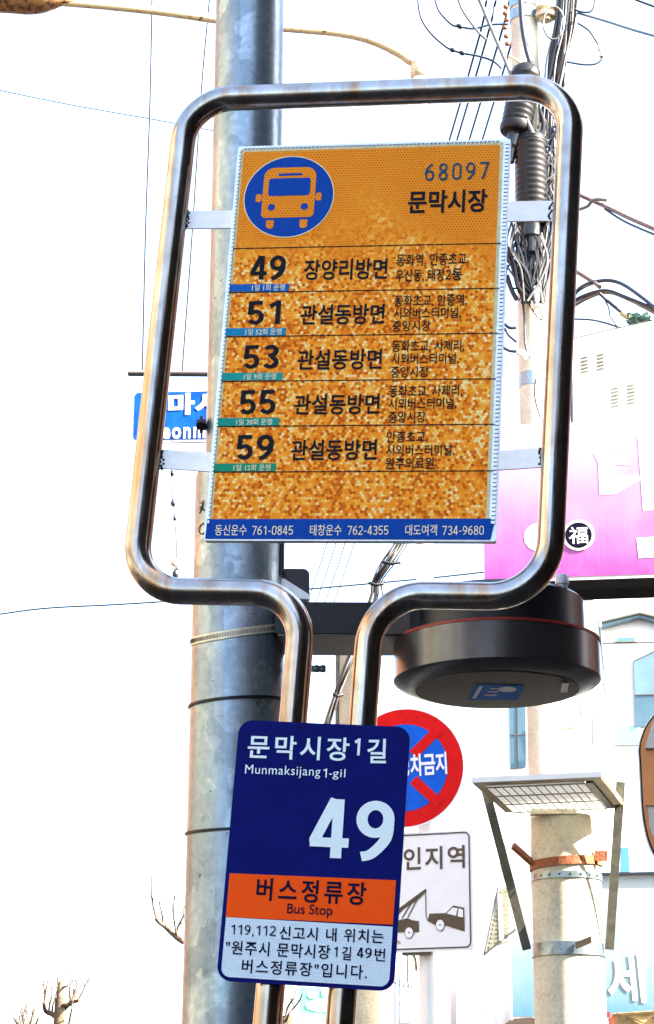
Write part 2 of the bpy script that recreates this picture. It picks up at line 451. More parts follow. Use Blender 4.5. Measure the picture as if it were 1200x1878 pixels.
def galvanised():
    m = bpy.data.materials.new('patchy_galvanised_steel'); m.use_nodes = True
    n, L = m.node_tree.nodes, m.node_tree.links; b = n['Principled BSDF']
    tc = n.new('ShaderNodeTexCoord').outputs['Object']
    wob = n.new('ShaderNodeTexNoise'); wob.inputs['Scale'].default_value = 22; wob.inputs['Detail'].default_value = 5; L.new(tc, wob.inputs['Vector'])
    mpv = vec_node(n, L, 'ADD', vec_node(n, L, 'MULTIPLY', tc, (1., 1., .6)), vec_node(n, L, 'MULTIPLY', wob.outputs['Color'], (.08, .08, .08)))
    vo = n.new('ShaderNodeTexVoronoi'); vo.inputs['Scale'].default_value = 17; L.new(mpv, vo.inputs['Vector'])
    cell = n.new('ShaderNodeSeparateColor'); L.new(vo.outputs['Color'], cell.inputs[0])
    fine = n.new('ShaderNodeTexNoise'); fine.inputs['Scale'].default_value = 75; fine.inputs['Detail'].default_value = 6; L.new(tc, fine.inputs['Vector'])
    mp = n.new('ShaderNodeMapping'); mp.inputs['Scale'].default_value = (40, 40, 5); L.new(tc, mp.inputs['Vector'])
    st = n.new('ShaderNodeTexNoise'); st.inputs['Scale'].default_value = 1; st.inputs['Detail'].default_value = 6; L.new(mp.outputs[0], st.inputs['Vector'])
    f = math_node(n, L, 'ADD', math_node(n, L, 'MULTIPLY', cell.outputs[0], .24), math_node(n, L, 'ADD', math_node(n, L, 'MULTIPLY', fine.outputs[0], .40), math_node(n, L, 'MULTIPLY', st.outputs[0], .36)))
    col = ramp(n, L, f, [(.26, (.13, .175, .21)), (.44, (.19, .24, .275)), (.58, (.235, .295, .33)), (.74, (.37, .42, .44))])
    dm = n.new('ShaderNodeMapping'); dm.inputs['Scale'].default_value = (55, 55, 1.6); L.new(tc, dm.inputs['Vector'])
    dn = n.new('ShaderNodeTexNoise'); dn.inputs['Scale'].default_value = 1; dn.inputs['Detail'].default_value = 8; L.new(dm.outputs[0], dn.inputs['Vector'])
    col = mixcol(n, L, ramp(n, L, dn.outputs[0], [(.60, 0.0), (.72, .5)]), col, (.16, .14, .11))
    ck = n.new('ShaderNodeTexVoronoi'); ck.feature = 'DISTANCE_TO_EDGE'; ck.inputs['Scale'].default_value = 9; L.new(mpv, ck.inputs['Vector'])
    ckm = math_node(n, L, 'MULTIPLY', ramp(n, L, ck.outputs['Distance'], [(.0, 1.0), (.014, 0.0)]), ramp(n, L, wob.outputs[0], [(.5, 0.0), (.62, .55)]))
    col = mixcol(n, L, ckm, col, (.08, .08, .08))
    sp = n.new('ShaderNodeTexNoise'); sp.inputs['Scale'].default_value = 60; sp.inputs['Detail'].default_value = 1; L.new(tc, sp.inputs['Vector'])
    col = mixcol(n, L, ramp(n, L, sp.outputs[0], [(.76, 0.0), (.79, .8)]), col, (.06, .06, .06))
    L.new(col, b.inputs['Base Color']); b.inputs['Metallic'].default_value = .74
    L.new(ramp(n, L, f, [(.25, .42), (.75, .28)]), b.inputs['Roughness'])
    bp = n.new('ShaderNodeBump'); bp.inputs['Strength'].default_value = .12; bp.inputs['Distance'].default_value = .004
    L.new(fine.outputs[0], bp.inputs['Height']); L.new(bp.outputs[0], b.inputs['Normal'])
    return m
def concrete(name, c0, c1, bump=.25):
    m = bpy.data.materials.new(name); m.use_nodes = True
    n, L = m.node_tree.nodes, m.node_tree.links; b = n['Principled BSDF']
    tc = n.new('ShaderNodeTexCoord').outputs['Object']
    a = n.new('ShaderNodeTexNoise'); a.inputs['Scale'].default_value = 5; a.inputs['Detail'].default_value = 8; a.inputs['Roughness'].default_value = .7; L.new(tc, a.inputs['Vector'])
    f = n.new('ShaderNodeTexNoise'); f.inputs['Scale'].default_value = 90; f.inputs['Detail'].default_value = 4; L.new(tc, f.inputs['Vector'])
    x = math_node(n, L, 'ADD', math_node(n, L, 'MULTIPLY', a.outputs[0], .55), math_node(n, L, 'MULTIPLY', f.outputs[0], .45))
    L.new(ramp(n, L, x, [(.34, tuple(q * .7 for q in c0)), (.46, c0), (.62, c1)]), b.inputs['Base Color'])
    b.inputs['Roughness'].default_value = .85
    bp = n.new('ShaderNodeBump'); bp.inputs['Strength'].default_value = bump; bp.inputs['Distance'].default_value = .01
    L.new(f.outputs[0], bp.inputs['Height']); L.new(bp.outputs[0], b.inputs['Normal'])
    return m
def paletop_vinyl(name, bottom, top, v0, v1, streak=.12, scale=(60, 3)):
    """vinyl, paler towards its top edge (shop signs: glare put into the colour), with rain streaks (uv in metres)"""
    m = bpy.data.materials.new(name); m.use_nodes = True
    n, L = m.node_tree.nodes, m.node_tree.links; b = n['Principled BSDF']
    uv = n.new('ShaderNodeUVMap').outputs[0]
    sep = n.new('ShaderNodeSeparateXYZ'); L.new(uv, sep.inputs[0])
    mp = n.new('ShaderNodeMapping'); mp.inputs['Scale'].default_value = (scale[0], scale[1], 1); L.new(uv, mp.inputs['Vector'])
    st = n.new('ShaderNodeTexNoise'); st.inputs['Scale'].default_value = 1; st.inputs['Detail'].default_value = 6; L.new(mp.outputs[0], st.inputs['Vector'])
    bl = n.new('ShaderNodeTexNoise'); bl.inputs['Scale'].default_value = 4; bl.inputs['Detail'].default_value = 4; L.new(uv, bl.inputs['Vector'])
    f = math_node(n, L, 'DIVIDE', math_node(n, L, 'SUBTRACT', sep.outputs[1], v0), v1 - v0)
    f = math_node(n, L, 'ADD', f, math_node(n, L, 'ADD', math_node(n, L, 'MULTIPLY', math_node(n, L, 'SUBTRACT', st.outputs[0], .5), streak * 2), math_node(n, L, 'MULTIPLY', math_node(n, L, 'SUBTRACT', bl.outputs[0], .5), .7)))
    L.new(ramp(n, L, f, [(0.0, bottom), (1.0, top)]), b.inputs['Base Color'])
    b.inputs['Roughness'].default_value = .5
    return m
def bricks(name, c1, c2, mortar, sc=1.0):
    m = bpy.data.materials.new(name); m.use_nodes = True
    n, L = m.node_tree.nodes, m.node_tree.links; b = n['Principled BSDF']
    tc = n.new('ShaderNodeTexCoord').outputs['Object']
    sx = n.new('ShaderNodeSeparateXYZ'); L.new(tc, sx.inputs[0])
    cb = n.new('ShaderNodeCombineXYZ')
    L.new(math_node(n, L, 'ADD', sx.outputs[0], sx.outputs[1]), cb.inputs[0]); L.new(sx.outputs[2], cb.inputs[1])
    br = n.new('ShaderNodeTexBrick'); br.inputs['Scale'].default_value = 4.0 * sc
    br.inputs['Color1'].default_value, br.inputs['Color2'].default_value, br.inputs['Mortar'].default_value = (*c1, 1), (*c2, 1), (*mortar, 1)
    L.new(cb.outputs[0], br.inputs['Vector']); L.new(br.outputs['Color'], b.inputs['Base Color']); b.inputs['Specular IOR Level'].default_value = .08
    b.inputs['Roughness'].default_value = .85
    return m

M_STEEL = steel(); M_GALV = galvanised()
M_FILM = sheeting_orange()
M_ALU = mat('brushed_aluminium', (.62, .64, .66), .38, .6, .12, 60)
M_PALE = mat('bleached_film_edge', (.62, .55, .28), .5, 0, .2, 120)
M_TAB = mat('white_painted_steel_tab', (.90, .92, .92), .45, .0, .08, 60, .05, 200)
M_BLUEFILM = sheeting_plain('blue_film', (.002, .045, .30), (.003, .07, .40), .0047, .2)
M_BLACK = mat('black_print', (.008, .009, .014), .5, spec=.06)
M_NUMBLUE = mat('teal_blue_print', (.008, .07, .13), .5, spec=.06)
M_CREAM = mat('cream_print', (.80, .72, .42), .5)
M_STRIP = [mat('strip_print_%s' % k, c, .5, 0, .12, 150, spec=.06) for k, c in (('blue', (.006, .11, .42)), ('cyan', (.01, .22, .42)), ('teal', (.01, .30, .28)), ('sea_green', (.01, .28, .22)), ('green', (.012, .27, .15)))]
M_NAVY = sheeting_plain('navy_film', (.001, .003, .075), (.002, .007, .18), .0036, .14)
M_SIGNORANGE = sheeting_plain('orange_film', (.95, .078, .004), (.97, .11, .007), .003, .08)
M_WHITEFILM = sheeting_plain('white_film', (.60, .76, .88), (.74, .86, .94), .0052, .32)
M_LETTERWHITE = sheeting_plain('pale_blue_film', (.74, .90, .95), (.84, .95, .97), .0036, .08)
M_LETTERNAVY = mat('navy_print', (.003, .004, .026), .5, spec=.06)
M_DARKMETAL = mat('dark_grey_powder_coat', (.014, .016, .022), .32, .3, .25, 30, .03, 300)
M_BROWNMETAL = mat('brown_grey_metal', (.085, .080, .072), .42, .65, .2, 14, .03, 200)
M_RIM = mat('bronze_grey_brushed_metal', (.13, .132, .135), .26, .85, .15, 30, .03, 200)
M_RED = mat('red_gasket', (.30, .018, .008), .5, 0, .3, 40)
M_UNDER = mat('grimy_diffuser', (.085, .085, .076), .6, 0, .25, 14, .05, 100, col2=None)
M_STICKER = mat('light_blue_sticker', (.02, .24, .80), .6, 0, .15, 60, spec=.04)
M_STICKERWHITE = mat('white_sticker', (.85, .86, .87), .5, 0, .1, 60)
M_PLASTIC = mat('frosted_grey_plastic', (.50, .54, .60), .3, 0, .1, 60)
M_RUBBER = mat('black_rubber', (.008, .008, .009), .38, 0, .3, 30, spec=.25)
M_BLACKBOX = mat('black_plastic', (.010, .011, .016), .35, 0, .3, 30)
M_CLAMP = mat('cream_banding', (.60, .55, .42), .4, .4, .2, 60)
M_CONC = concrete('beige_concrete', (.50, .475, .37), (.62, .59, .48), .06)  # beige concrete, speckled at random
M_CONC2 = concrete('spotted_concrete', (.40, .36, .26), (.55, .51, .39), .08)
M_RUST = mat('rusty_iron', (.20, .055, .022), .8, .2, .5, 40, .3, 120, col2=(.33, .12, .05))
M_OLIVE = mat('olive_grey_painted_steel', (.12, .115, .085), .55, .2, .35, 24, .1, 120)
M_WHITEPAINT = mat('white_paint', (.80, .80, .78), .55, 0, .05, 6)
M_CREAMPAINT = mat('chipped_cream_paint', (.62, .50, .30), .55, 0, 0, 26, .08, 90, col2=(.10, .05, .02), thr=.61)
M_LAMPHEAD = mat('rusty_brown_lamp_shell', (.30, .15, .05), .55, .2, 0, 38, .2, 80, col2=(.08, .04, .02), thr=.52)
M_ROADBLUE = mat('road_sign_blue', (.0015, .035, .30), .5, 0, .35, 7, col2=(.004, .11, .46), spec=.1)
M_SIGNWHITE = mat('sign_white', (.80, .80, .80), .5, 0, .03, 20)
M_SIGNRED = mat('sign_red', (.64, .004, .004), .5, 0, .12, 20, spec=.1)
M_SIGNBLUE = mat('sign_blue', (.004, .10, .58), .5, 0, .2, 12, spec=.1)
M_BROWNINK = mat('faded_brown_print', (.075, .045, .022), .6, 0, .25, 30)
M_GREYINK = mat('faded_grey_print', (.07, .065, .055), .6, 0, .25, 30)
M_CABLE = mat('black_cable', (.006, .007, .010), .5, 0, .3, 20)
M_CABLEBLUE = mat('dark_blue_cable', (.006, .014, .028), .5, 0, .3, 20)
M_CABLEBROWN = mat('brown_cable', (.10, .055, .035), .5, 0, .3, 20)
M_CABLEGREY = mat('grey_cable', (.10, .098, .09), .5, 0, .25, 20)
M_CERAMIC = mat('cream_ceramic', (.55, .46, .30), .25, 0, .2, 30)
M_BARK = mat('grey_brown_bark', (.075, .055, .033), .9, 0, .4, 30, .4, 60)
M_ASPHALT = mat('asphalt', (.026, .026, .027), .9, 0, .25, 3, .2, 60, spec=.1)
M_PAVE = mat('paving', (.030, .029, .028), .9, 0, .2, 3, .2, 40, spec=.1)
M_GLASS = mat('window_glass', (.12, .25, .32), .08, 0, .1, 2, spec=.8)

# ------------------------------------------------------------------ ground
g = MB(); g.add([(-900, -900, 0), (900, -900, 0), (900, 900, 0), (-900, 900, 0)], [(0, 1, 2, 3)])
build('ground', g, M_ASPHALT, kind='structure')
pv = MB(); pv.box((0.95, -2, .065), (3.1, 40, .13)); build('pavement', pv, M_PAVE, kind='structure')
kb = MB(); kb.box((-.70, -2, .07), (.18, 40, .14)); build('kerb', kb, concrete('kerb_concrete', (.3, .3, .28), (.4, .4, .38)), kind='structure')

# ------------------------------------------------------------------ unseen buildings beside and behind the camera (shaped to shade the stop and show in the steel)
M_SHUTTER = mat('unseen_shop_black_shutter', (.010, .010, .011), .8, spec=.05)
def street_block(name, label, x0, x1, y0, y1, h, wallm, side, winm, floors, shop=None):
    e = empty(name, ((x0 + x1) / 2, (y0 + y1) / 2, 0), label, 'building')
    w = MB(); w.box(((x0 + x1) / 2, (y0 + y1) / 2, h / 2), (x1 - x0, y1 - y0, h)); build('wall', w, wallm, e)
    p = MB(); p.box(((x0 + x1) / 2, (y0 + y1) / 2, h + .15), (x1 - x0 + .3, y1 - y0 + .3, .3)); build('parapet', p, M_PAVE, e)
    xf = x0 if side < 0 else x1
    nb = max(1, int((y1 - y0) / 2.4))
    for k in range(floors):
        for j in range(nb):
            yc = y0 + (j + .5) * (y1 - y0) / nb; zc = 1.6 + k * 3.0
            f = MB(); f.box((xf + side * .03, yc, zc), (.06, 1.5, 1.5)); fo = build('window', f, M_GREYINK, e)
            q = MB(); q.box((xf + side * .065, yc, zc), (.02, 1.36, 1.36)); build('pane', q, winm, fo)
    return e
M_DARKBRICK = bricks('dark_brick', (.014, .011, .010), (.020, .015, .013), (.018, .017, .016))
M_TANBRICK = bricks('tan_brick', (.17, .066, .021), (.21, .086, .028), (.17, .12, .07))
M_CREAMWALL = mat('cream_render', (.26, .23, .17), .8, 0, .08, 1)
M_DARKGLASS = mat('dark_window_glass', (.01, .012, .016), .1)
street_block('unseen_shop_house', 'unseen dark brick shop house behind the pavement at the bus stop', 2.6, 9.0, -14, 4.4, 10.0, M_DARKBRICK, -1, M_SHUTTER, 3)
street_block('unseen_maroon_house', 'unseen maroon brick house added on the right for dark reflections in the steel', 3.4, 9.0, 7.0, 10.0, 6.6, bricks('unseen_house_maroon_brick', (.10, .035, .028), (.13, .045, .034), (.10, .07, .06)), -1, M_DARKGLASS, 2)  # unseen house, added to darken the reflected right edges of the tubes
street_block('unseen_brick_house', 'unseen tan brick house across the road from the bus stop', -17, -9.5, 9.0, 24, 13.0, M_TANBRICK, 1, M_DARKGLASS, 2)
street_block('unseen_rendered_house', 'unseen cream rendered house across the road beside the tan brick one', -17, -9.0, 1.0, 8.6, 10.5, M_CREAMWALL, 1, M_DARKGLASS, 2)
street_block('unseen_grey_house', 'unseen grey rendered house across the road, farthest behind the camera', -17, -9.2, -9, 0.6, 9.5, mat('unseen_house_grey_render', (.20, .205, .19), .8, 0, .1, 1), 1, M_DARKGLASS, 2)
street_block('unseen_corner_shop', 'unseen dark tiled corner shop on the pavement behind the photographer', -1.4, 2.55, -16, -5.5, 6.6, M_DARKBRICK, -1, M_SHUTTER, 3)

# ------------------------------------------------------------------ bus stop sign: bent steel tube, orange route board
FU, FN, FV = Vector((.976, -.2063, -.069)), Vector((-.2048, -.9784, .0287)), Vector((.0734, .0139, .9972))
FR = Plane((.0463, 3.1429, 2.9025), FU, FV, FN)
TR_ = .0212
HW, HH = .325, .4339
uL = sum(FR.uv(*p)[0] for p in ((538.7, 1320), (490, 1877))) / 2
uR = sum(FR.uv(*p)[0] for p in ((664.4, 1320), (626, 1877))) / 2
def corner(path, r, n=12):
    """round a polyline of (u, v, radius)"""
    out = []
    for i, (u, v, q) in enumerate(path):
        if i in (0, len(path) - 1) or q == 0: out.append((u, v)); continue
        p = Vector((u, v)); a = (Vector(path[i - 1][:2]) - p).normalized(); b = (Vector(path[i + 1][:2]) - p).normalized()
        c = p + (a + b) * q
        s0, s1 = p + a * q, p + b * q
        a0 = math.atan2(s0.y - c.y, s0.x - c.x); a1 = math.atan2(s1.y - c.y, s1.x - c.x)
        d = (a1 - a0 + math.pi) % (2 * math.pi) - math.pi
        for k in range(n + 1):
            t = a0 + d * k / n; out.append((c.x + q * math.cos(t), c.y + q * math.sin(t)))
    return out
down = -(FR.O.z - .13) / FV.z
path = [(uL, down, 0), (uL, -HH, .078), (-HW, -HH, .078), (-HW, HH, .080), (HW, HH, .082), (HW, -HH, .088), (uR, -HH, .082), (uR, down, 0)]
P2 = corner(path, 0)
base = FR.P((uL + uR) / 2, down)
bus = empty('bus_stop_sign', base, 'orange bus route board held inside a looped stainless steel tube on two posts', 'bus stop sign')
t = MB(); t.tube([FR.P(u, v) for u, v in P2], TR_, 32)
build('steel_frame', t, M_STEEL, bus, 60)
for u in (uL, uR):
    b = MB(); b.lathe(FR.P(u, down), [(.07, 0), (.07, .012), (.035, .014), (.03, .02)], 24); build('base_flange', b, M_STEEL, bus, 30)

# route board, its own slightly different tilt
BU, BN, BV = Vector((.9847, -.1669, -.0497)), Vector((-.1642, -.985, .0536)), Vector((.0579, .0447, .9973))
sc = (FR.O - CAM).dot(FR.n) / (Vector((.0534, 3.1756, 2.9135)) - CAM).dot(FR.n)
BO = CAM + (Vector((.0534, 3.1756, 2.9135)) - CAM) * sc
BD = Plane(BO, BU, BV, BN)
bw, bh = .46 * sc / 2, .7059 * sc / 2
brd = MB(); brd.prism(BD, rrect(-bw, -bh, bw, bh, .003, 2), -.012, 0); board = build('route_board', brd, M_ALU, bus, label='orange honeycomb route board with black Korean lettering')
# serrated rim strips
for side in (-1, 1):
    z = MB(); k = 0; v = -bh + .03
    while v < bh - .006:
        z.box(BD.P(side * (bw - .0052), v, .0012), (.0062 if side > 0 else .003, .0045, .003), (BD.u, BD.v, BD.n)); v += .0068
    build('ribbed_edge', z, M_ALU, board)
z = MB(); u = -bw + .012
while u < bw - .02:
    z.box(BD.P(u, bh - .003, .0012), (.0045, .004, .003), (BD.u, BD.v, BD.n)); u += .0068
build('ribbed_edge', z, M_ALU, board)
sL, sR, sB, sT = -bw + .006, bw - .0115, -bh + .0025, bh - .0065
pe = MB(); pe.sheet(BD, [(sL, sB), (sR, sB), (sR, sT), (sL, sT)], .0006); build('bleached_edge', pe, M_PALE, board)
fm = MB(); fm.sheet(BD, rrect(sL + .0045, sB + .0015, sR - .0055, sT - .0045, .004, 3), .0010); build('reflective_film', fm, M_FILM, board)
fb = MB(); fb.sheet(BD, [(sL - .004, sB), (sR + .003, sB), BD.uv(909, 951.5)[:2], BD.uv(380.5, 952.5)[:2]], .0014)
foot = build('company_band', fb, M_BLUEFILM, board)
# dividing lines
for a, b in (((425, 456.5), (921, 446.5)), ((418, 537.5), (917.5, 529)), ((411, 618.5), (914.5, 611.3)), ((404.5, 700.3), (910, 695.2)), ((397.5, 783), (908, 778.5)), ((388, 866.5), (906.5, 864))):
    ua, ub = BD.uv(*a), BD.uv(*b)
    ln = MB(); ln.sheet(BD, [(ua[0], ua[1] - .0008), (ub[0], ub[1] - .0008), (ub[0], ub[1] + .0008), (ua[0], ua[1] + .0008)], .0017); build('row_line', ln, M_BLACK, board)
ROWS = [
    ('49', (460, 492), (524, 490.5), 43, '장양리방면', (558, 495.5), (711, 493), 38, ['동화역, 만종초교,', '우산동, 태장2동'], [((728, 478), (860, 475.5), 26), ((726, 507), (848, 504), 24)], (419, 521.8, 530, 535.6), '1일 1회 운행', (463, 528.6), (523, 527.6)),
    ('51', (455, 574.5), (515, 573), 43, '관설동방면', (552, 578), (706, 575.8), 37, ['동화초교, 만종역,', '시외버스터미널,', '중앙시장'], [((724, 553), (857, 550.5), 25), ((722, 576), (846, 573.7), 24), ((720, 599), (790, 597.5), 22)], (412, 602.6, 524, 616.5), '1일 52회 운행', (451, 609.8), (517, 608.8)),
    ('53', (448, 655.5), (512, 654.3), 43, '관설동방면', (546, 660.7), (701, 658.8), 37, ['동화초교, 사제리,', '시외버스터미널,', '중앙시장'], [((719, 636), (852, 634.2), 25), ((718, 659.6), (842, 657.8), 24), ((717, 683), (786, 682), 23)], (405.5, 684.6, 518, 698.3), '1일 9회 운행', (448, 691.8), (507, 691)),
    ('55', (441, 738.5), (506, 737.5), 44, '관설동방면', (540, 743), (697, 741), 37, ['동화초교, 사제리,', '시외버스터미널,', '중앙시장'], [((714, 718.5), (848, 717), 25), ((713, 742), (838, 740.6), 24), ((712.5, 765.8), (781, 764.8), 23)], (398, 767.3, 511.5, 781.6), '1일 20회 운행', (434, 775), (500, 774.3)),
    ('59', (435, 821), (502, 820.4), 45, '관설동방면', (534, 826.3), (692, 825), 38, ['만종초교,', '시외버스터미널,', '원주의료원'], [((710, 802.6), (785, 801.8), 24), ((708.5, 827), (834, 826), 24), ((707, 850.8), (796, 850), 24)], (389.5, 850.8, 506, 865.2), '1일 12회 운행', (429, 858.7), (497, 858.2)),
]
for i, (num, n0, n1, nh, dst, d0, d1, dh, stops, sp, st, fq, f0, f1) in enumerate(ROWS):
    build('route_number', figures(BD, num, n0, n1, nh, .0019, .155, .10), M_BLACK, board)
    build('destination_lettering', glyphs(BD, dst, d0, d1, dh, .0019, .017), M_BLACK, board)
    mb = MB()
    for s_, (a, b, h) in zip(stops, sp):
        if '2' in s_:
            glyphs(BD, '우산동, 태장', a, (816, 504.8), h, .0019, .009, mb=mb); figures(BD, '2', (818, 504), (827.5, 503.8), 18, .0019, .11, mb=mb); glyphs(BD, '동', (829.5, 503.5), b, 22, .0019, .015, mb=mb)
        else: glyphs(BD, s_, a, b, h * .9, .0019, .009, mb=mb)
    build('stop_list_lettering', mb, M_BLACK, board)
    q = MB(); q.sheet(BD, BD.pts([(st[0], st[3]), (st[2], st[3] - .8), (st[2] + 1.2, st[1] - .8), (st[0] + 1.2, st[1])]), .0016)
    build('frequency_strip', q, M_STRIP[i], board)
    build('frequency_lettering', glyphs(BD, fq, f0, f1, 11.5, .0021, .004), M_CREAM, board)
build('stop_code', figures(BD, '68097', (780, 317), (898, 312.5), 31, .0019, .115, .26), M_NUMBLUE, board)
build('stop_name', glyphs(BD, '문막시장', (749, 371.5), (894, 368), 42, .0019, .024), M_BLACK, board)
fl = MB()
for s_, a, b, h in (('동신운수', 395, 453, 20), ('761-0845', 463, 538, 16.5), ('태창운수', 569, 627, 20), ('762-4355', 638, 713, 16.5), ('대도여객', 744, 802, 20), ('734-9680', 812, 888, 16.5)):
    (figures if h < 18 else glyphs)(BD, s_, (a, 973.6 if h < 18 else 973), (b, 973.3 if h < 18 else 972.7), h, .0019, .11 if h < 18 else .004, mb=fl)
build('company_lettering', fl, M_CREAM, board)
# bus emblem
ec = BD.uv(530, 361); er = .0745
disc = MB(); disc.sheet(BD, circle(ec, er, 96), .0014); emblem = build('bus_emblem', disc, M_BLUEFILM, board)
rim = MB(); rim.ring(BD, ec, er + .0012, er - .0002, .0012, .0016, 96); build('emblem_outline', rim, M_CREAM, board)
def E(x, y): return (ec[0] + x * er, ec[1] + y * er)
def erect(x0, y0, x1, y1, r):
    a, b = E(x0, y0), E(x1, y1)
    return rrect(a[0], a[1], b[0], b[1], [q * er for q in r] if isinstance(r, list) else r * er, 8)
bb = MB()
bb.sheet(BD, erect(-.59, -.52, .59, .73, [.10, .10, .24, .24]), .0018)
for sx in (-1, 1):
    x0, x1 = sorted((sx * .61, sx * .74)); bb.sheet(BD, erect(x0, -.12, x1, .08, .05), .0018)
    x0, x1 = sorted((sx * .585, sx * .625)); bb.sheet(BD, erect(x0, -.04, x1, .0, .004), .00185)
    x0, x1 = sorted((sx * .29, sx * .46)); bb.sheet(BD, erect(x0, -.79, x1, -.58, [.08, .08, .02, .02]), .0018)
build('bus_outline', bb, M_FILM, board)
bl = MB()
bl.sheet(BD, erect(-.47, .02, .47, .46, [.07, .07, .07, .07]), .0022)
bl.sheet(BD, erect(-.27, .52, .27, .58, .025), .0022)
for sx in (-1, 1): bl.sheet(BD, circle(E(sx * .37, -.26), .082 * er, 24), .0022)
build('bus_windows', bl, M_BLUEFILM, board)
# four flat tabs hold the board in the loop
for q in (((338, 385), (428, 384), (426, 416.5), (336, 417.5)), ((931, 367.5), (1016, 366.5), (1015, 403), (931, 404)),
          ((292, 823), (392, 829), (388, 864), (290, 857)), ((912, 826), (1000, 819), (997, 855), (910, 861))):
    tb = MB(); tb.prism(FR, FR.pts(q), -.0065, -.0025); build('mounting_tab', tb, M_TAB, bus)
for (px, py) in ((345, 400), (1010, 385), (297, 842), (992, 838)):
    wd = MB(); u, v = FR.uv(px, py)
    for k in range(9):
        wd.lathe(FR.P(u + random.uniform(-.003, .003), v + (k - 4) * .0035, -.004), [(0.0001, -.004), (.0035, 0), (.0001, .004)], 8, FR.n)
    build('weld_seam', wd, M_RUBBER, bus, 60)

# ------------------------------------------------------------------ navy address plate on the two posts
LU, LN, LV = Vector((.9873, -.1431, -.0688)), Vector((-.1423, -.9897, .0163)), Vector((.0704, .0063, .9975))
c0 = Vector((-.0179, 3.4924, 2.1286)); front = FR.O + FR.n * (TR_ + .006)
sc2 = (front - CAM).dot(FR.n) / (c0 - CAM).dot(FR.n)
PLT = Plane(CAM + (c0 - CAM) * sc2, LU, LV, LN)
pw, ph = .29 * sc2 / 2, .4315 * sc2 / 2
plate = empty('address_plate', PLT.P(0, -ph), 'navy blue address plate numbered 49 with orange band, fixed across two steel posts', 'sign')
q = MB(); q.prism(PLT, rrect(-pw, -ph, pw, ph, .021, 10), -.004, 0); build('plate', q, M_NAVY, plate)
oa, ob, oc, od = PLT.pts([(421.5, 1601.8), (727, 1614.8), (721, 1696.3), (414.3, 1682.2)])
q = MB(); q.sheet(PLT, [oa, ob, oc, od], .0006); build('orange_band', q, M_SIGNORANGE, plate)
w0, w1 = PLT.uv(403.5, 1790), PLT.uv(711, 1806)
q = MB(); q.sheet(PLT, rrect(od[0] + .0004, w0[1] - .001, oc[0], od[1] - .0002, [.013, .013, 0.0001, 0.0001], 8), .0006); build('white_panel', q, M_WHITEFILM, plate)
mb = glyphs(PLT, '문막시장', (455, 1369.5), (641, 1375), 43, .0012, .016, 1.22)
figures(PLT, '1', (650, 1370), (661, 1370.5), 31, .0012, .17, mb=mb); glyphs(PLT, '길', (674, 1377.5), (709, 1378), 45, .0012, .016, mb=mb)
build('street_name_lettering', mb, M_LETTERWHITE, plate)
mb = glyphs(PLT, 'Munmaksijang', (450, 1413.5), (588, 1418), 22, .0012, 0, 1.08)
figures(PLT, '1-', (593, 1418.2), (609.5, 1418.8), 16.5, .0012, .13, mb=mb); glyphs(PLT, 'gil', (610.5, 1420.2), (634, 1421), 20, .0012, 0, 1.08, mb=mb)
build('romanised_lettering', mb, M_LETTERWHITE, plate)
build('house_number', figures(PLT, '49', (569.5, 1518), (723, 1524.5), 108, .0012, .158, .10), M_LETTERWHITE, plate)
build('bus_stop_lettering', glyphs(PLT, '버스정류장', (471, 1630.5), (672, 1640), 42, .0012, .018, 1.3), M_LETTERNAVY, plate)
build('bus_stop_lettering', glyphs(PLT, 'Bus Stop', (527, 1669), (610, 1673), 24, .0012, .008, 1.0), M_LETTERNAVY, plate)
mb = figures(PLT, '119,112', (424, 1705), (506, 1708), 18, .0012, .12, .16); glyphs(PLT, '신고시 내 위치는', (513, 1711), (704, 1718.5), 25, .0012, .014, 1.12, mb=mb)
build('notice_lettering', mb, M_LETTERNAVY, plate)
mb = glyphs(PLT, '"원주시 문막시장', (414.5, 1737.5), (606, 1747), 26, .0012, .014, 1.12); figures(PLT, '1', (613, 1745.5), (619.5, 1746), 18, .0012, .15, mb=mb)
glyphs(PLT, '길', (627.5, 1748.5), (644.5, 1749.5), 25, .0012, .014, mb=mb); figures(PLT, '49', (655, 1747.5), (682, 1748.5), 18.5, .0012, .13, mb=mb); glyphs(PLT, '번', (687.5, 1751), (707, 1752), 24, .0012, .014, mb=mb)
build('notice_lettering', mb, M_LETTERNAVY, plate)
build('notice_lettering', glyphs(PLT, '버스정류장"입니다.', (444, 1772), (674, 1784), 26, .0012, .014, 1.2), M_LETTERNAVY, plate)
for u in (-.05, .09):
    q = MB()
    for v in (ph * .72, -ph * .72): q.box(PLT.P(u, v, -.010), (.014, .03, .012), (PLT.u, PLT.v, PLT.n))
    build('clip', q, M_ALU, plate)

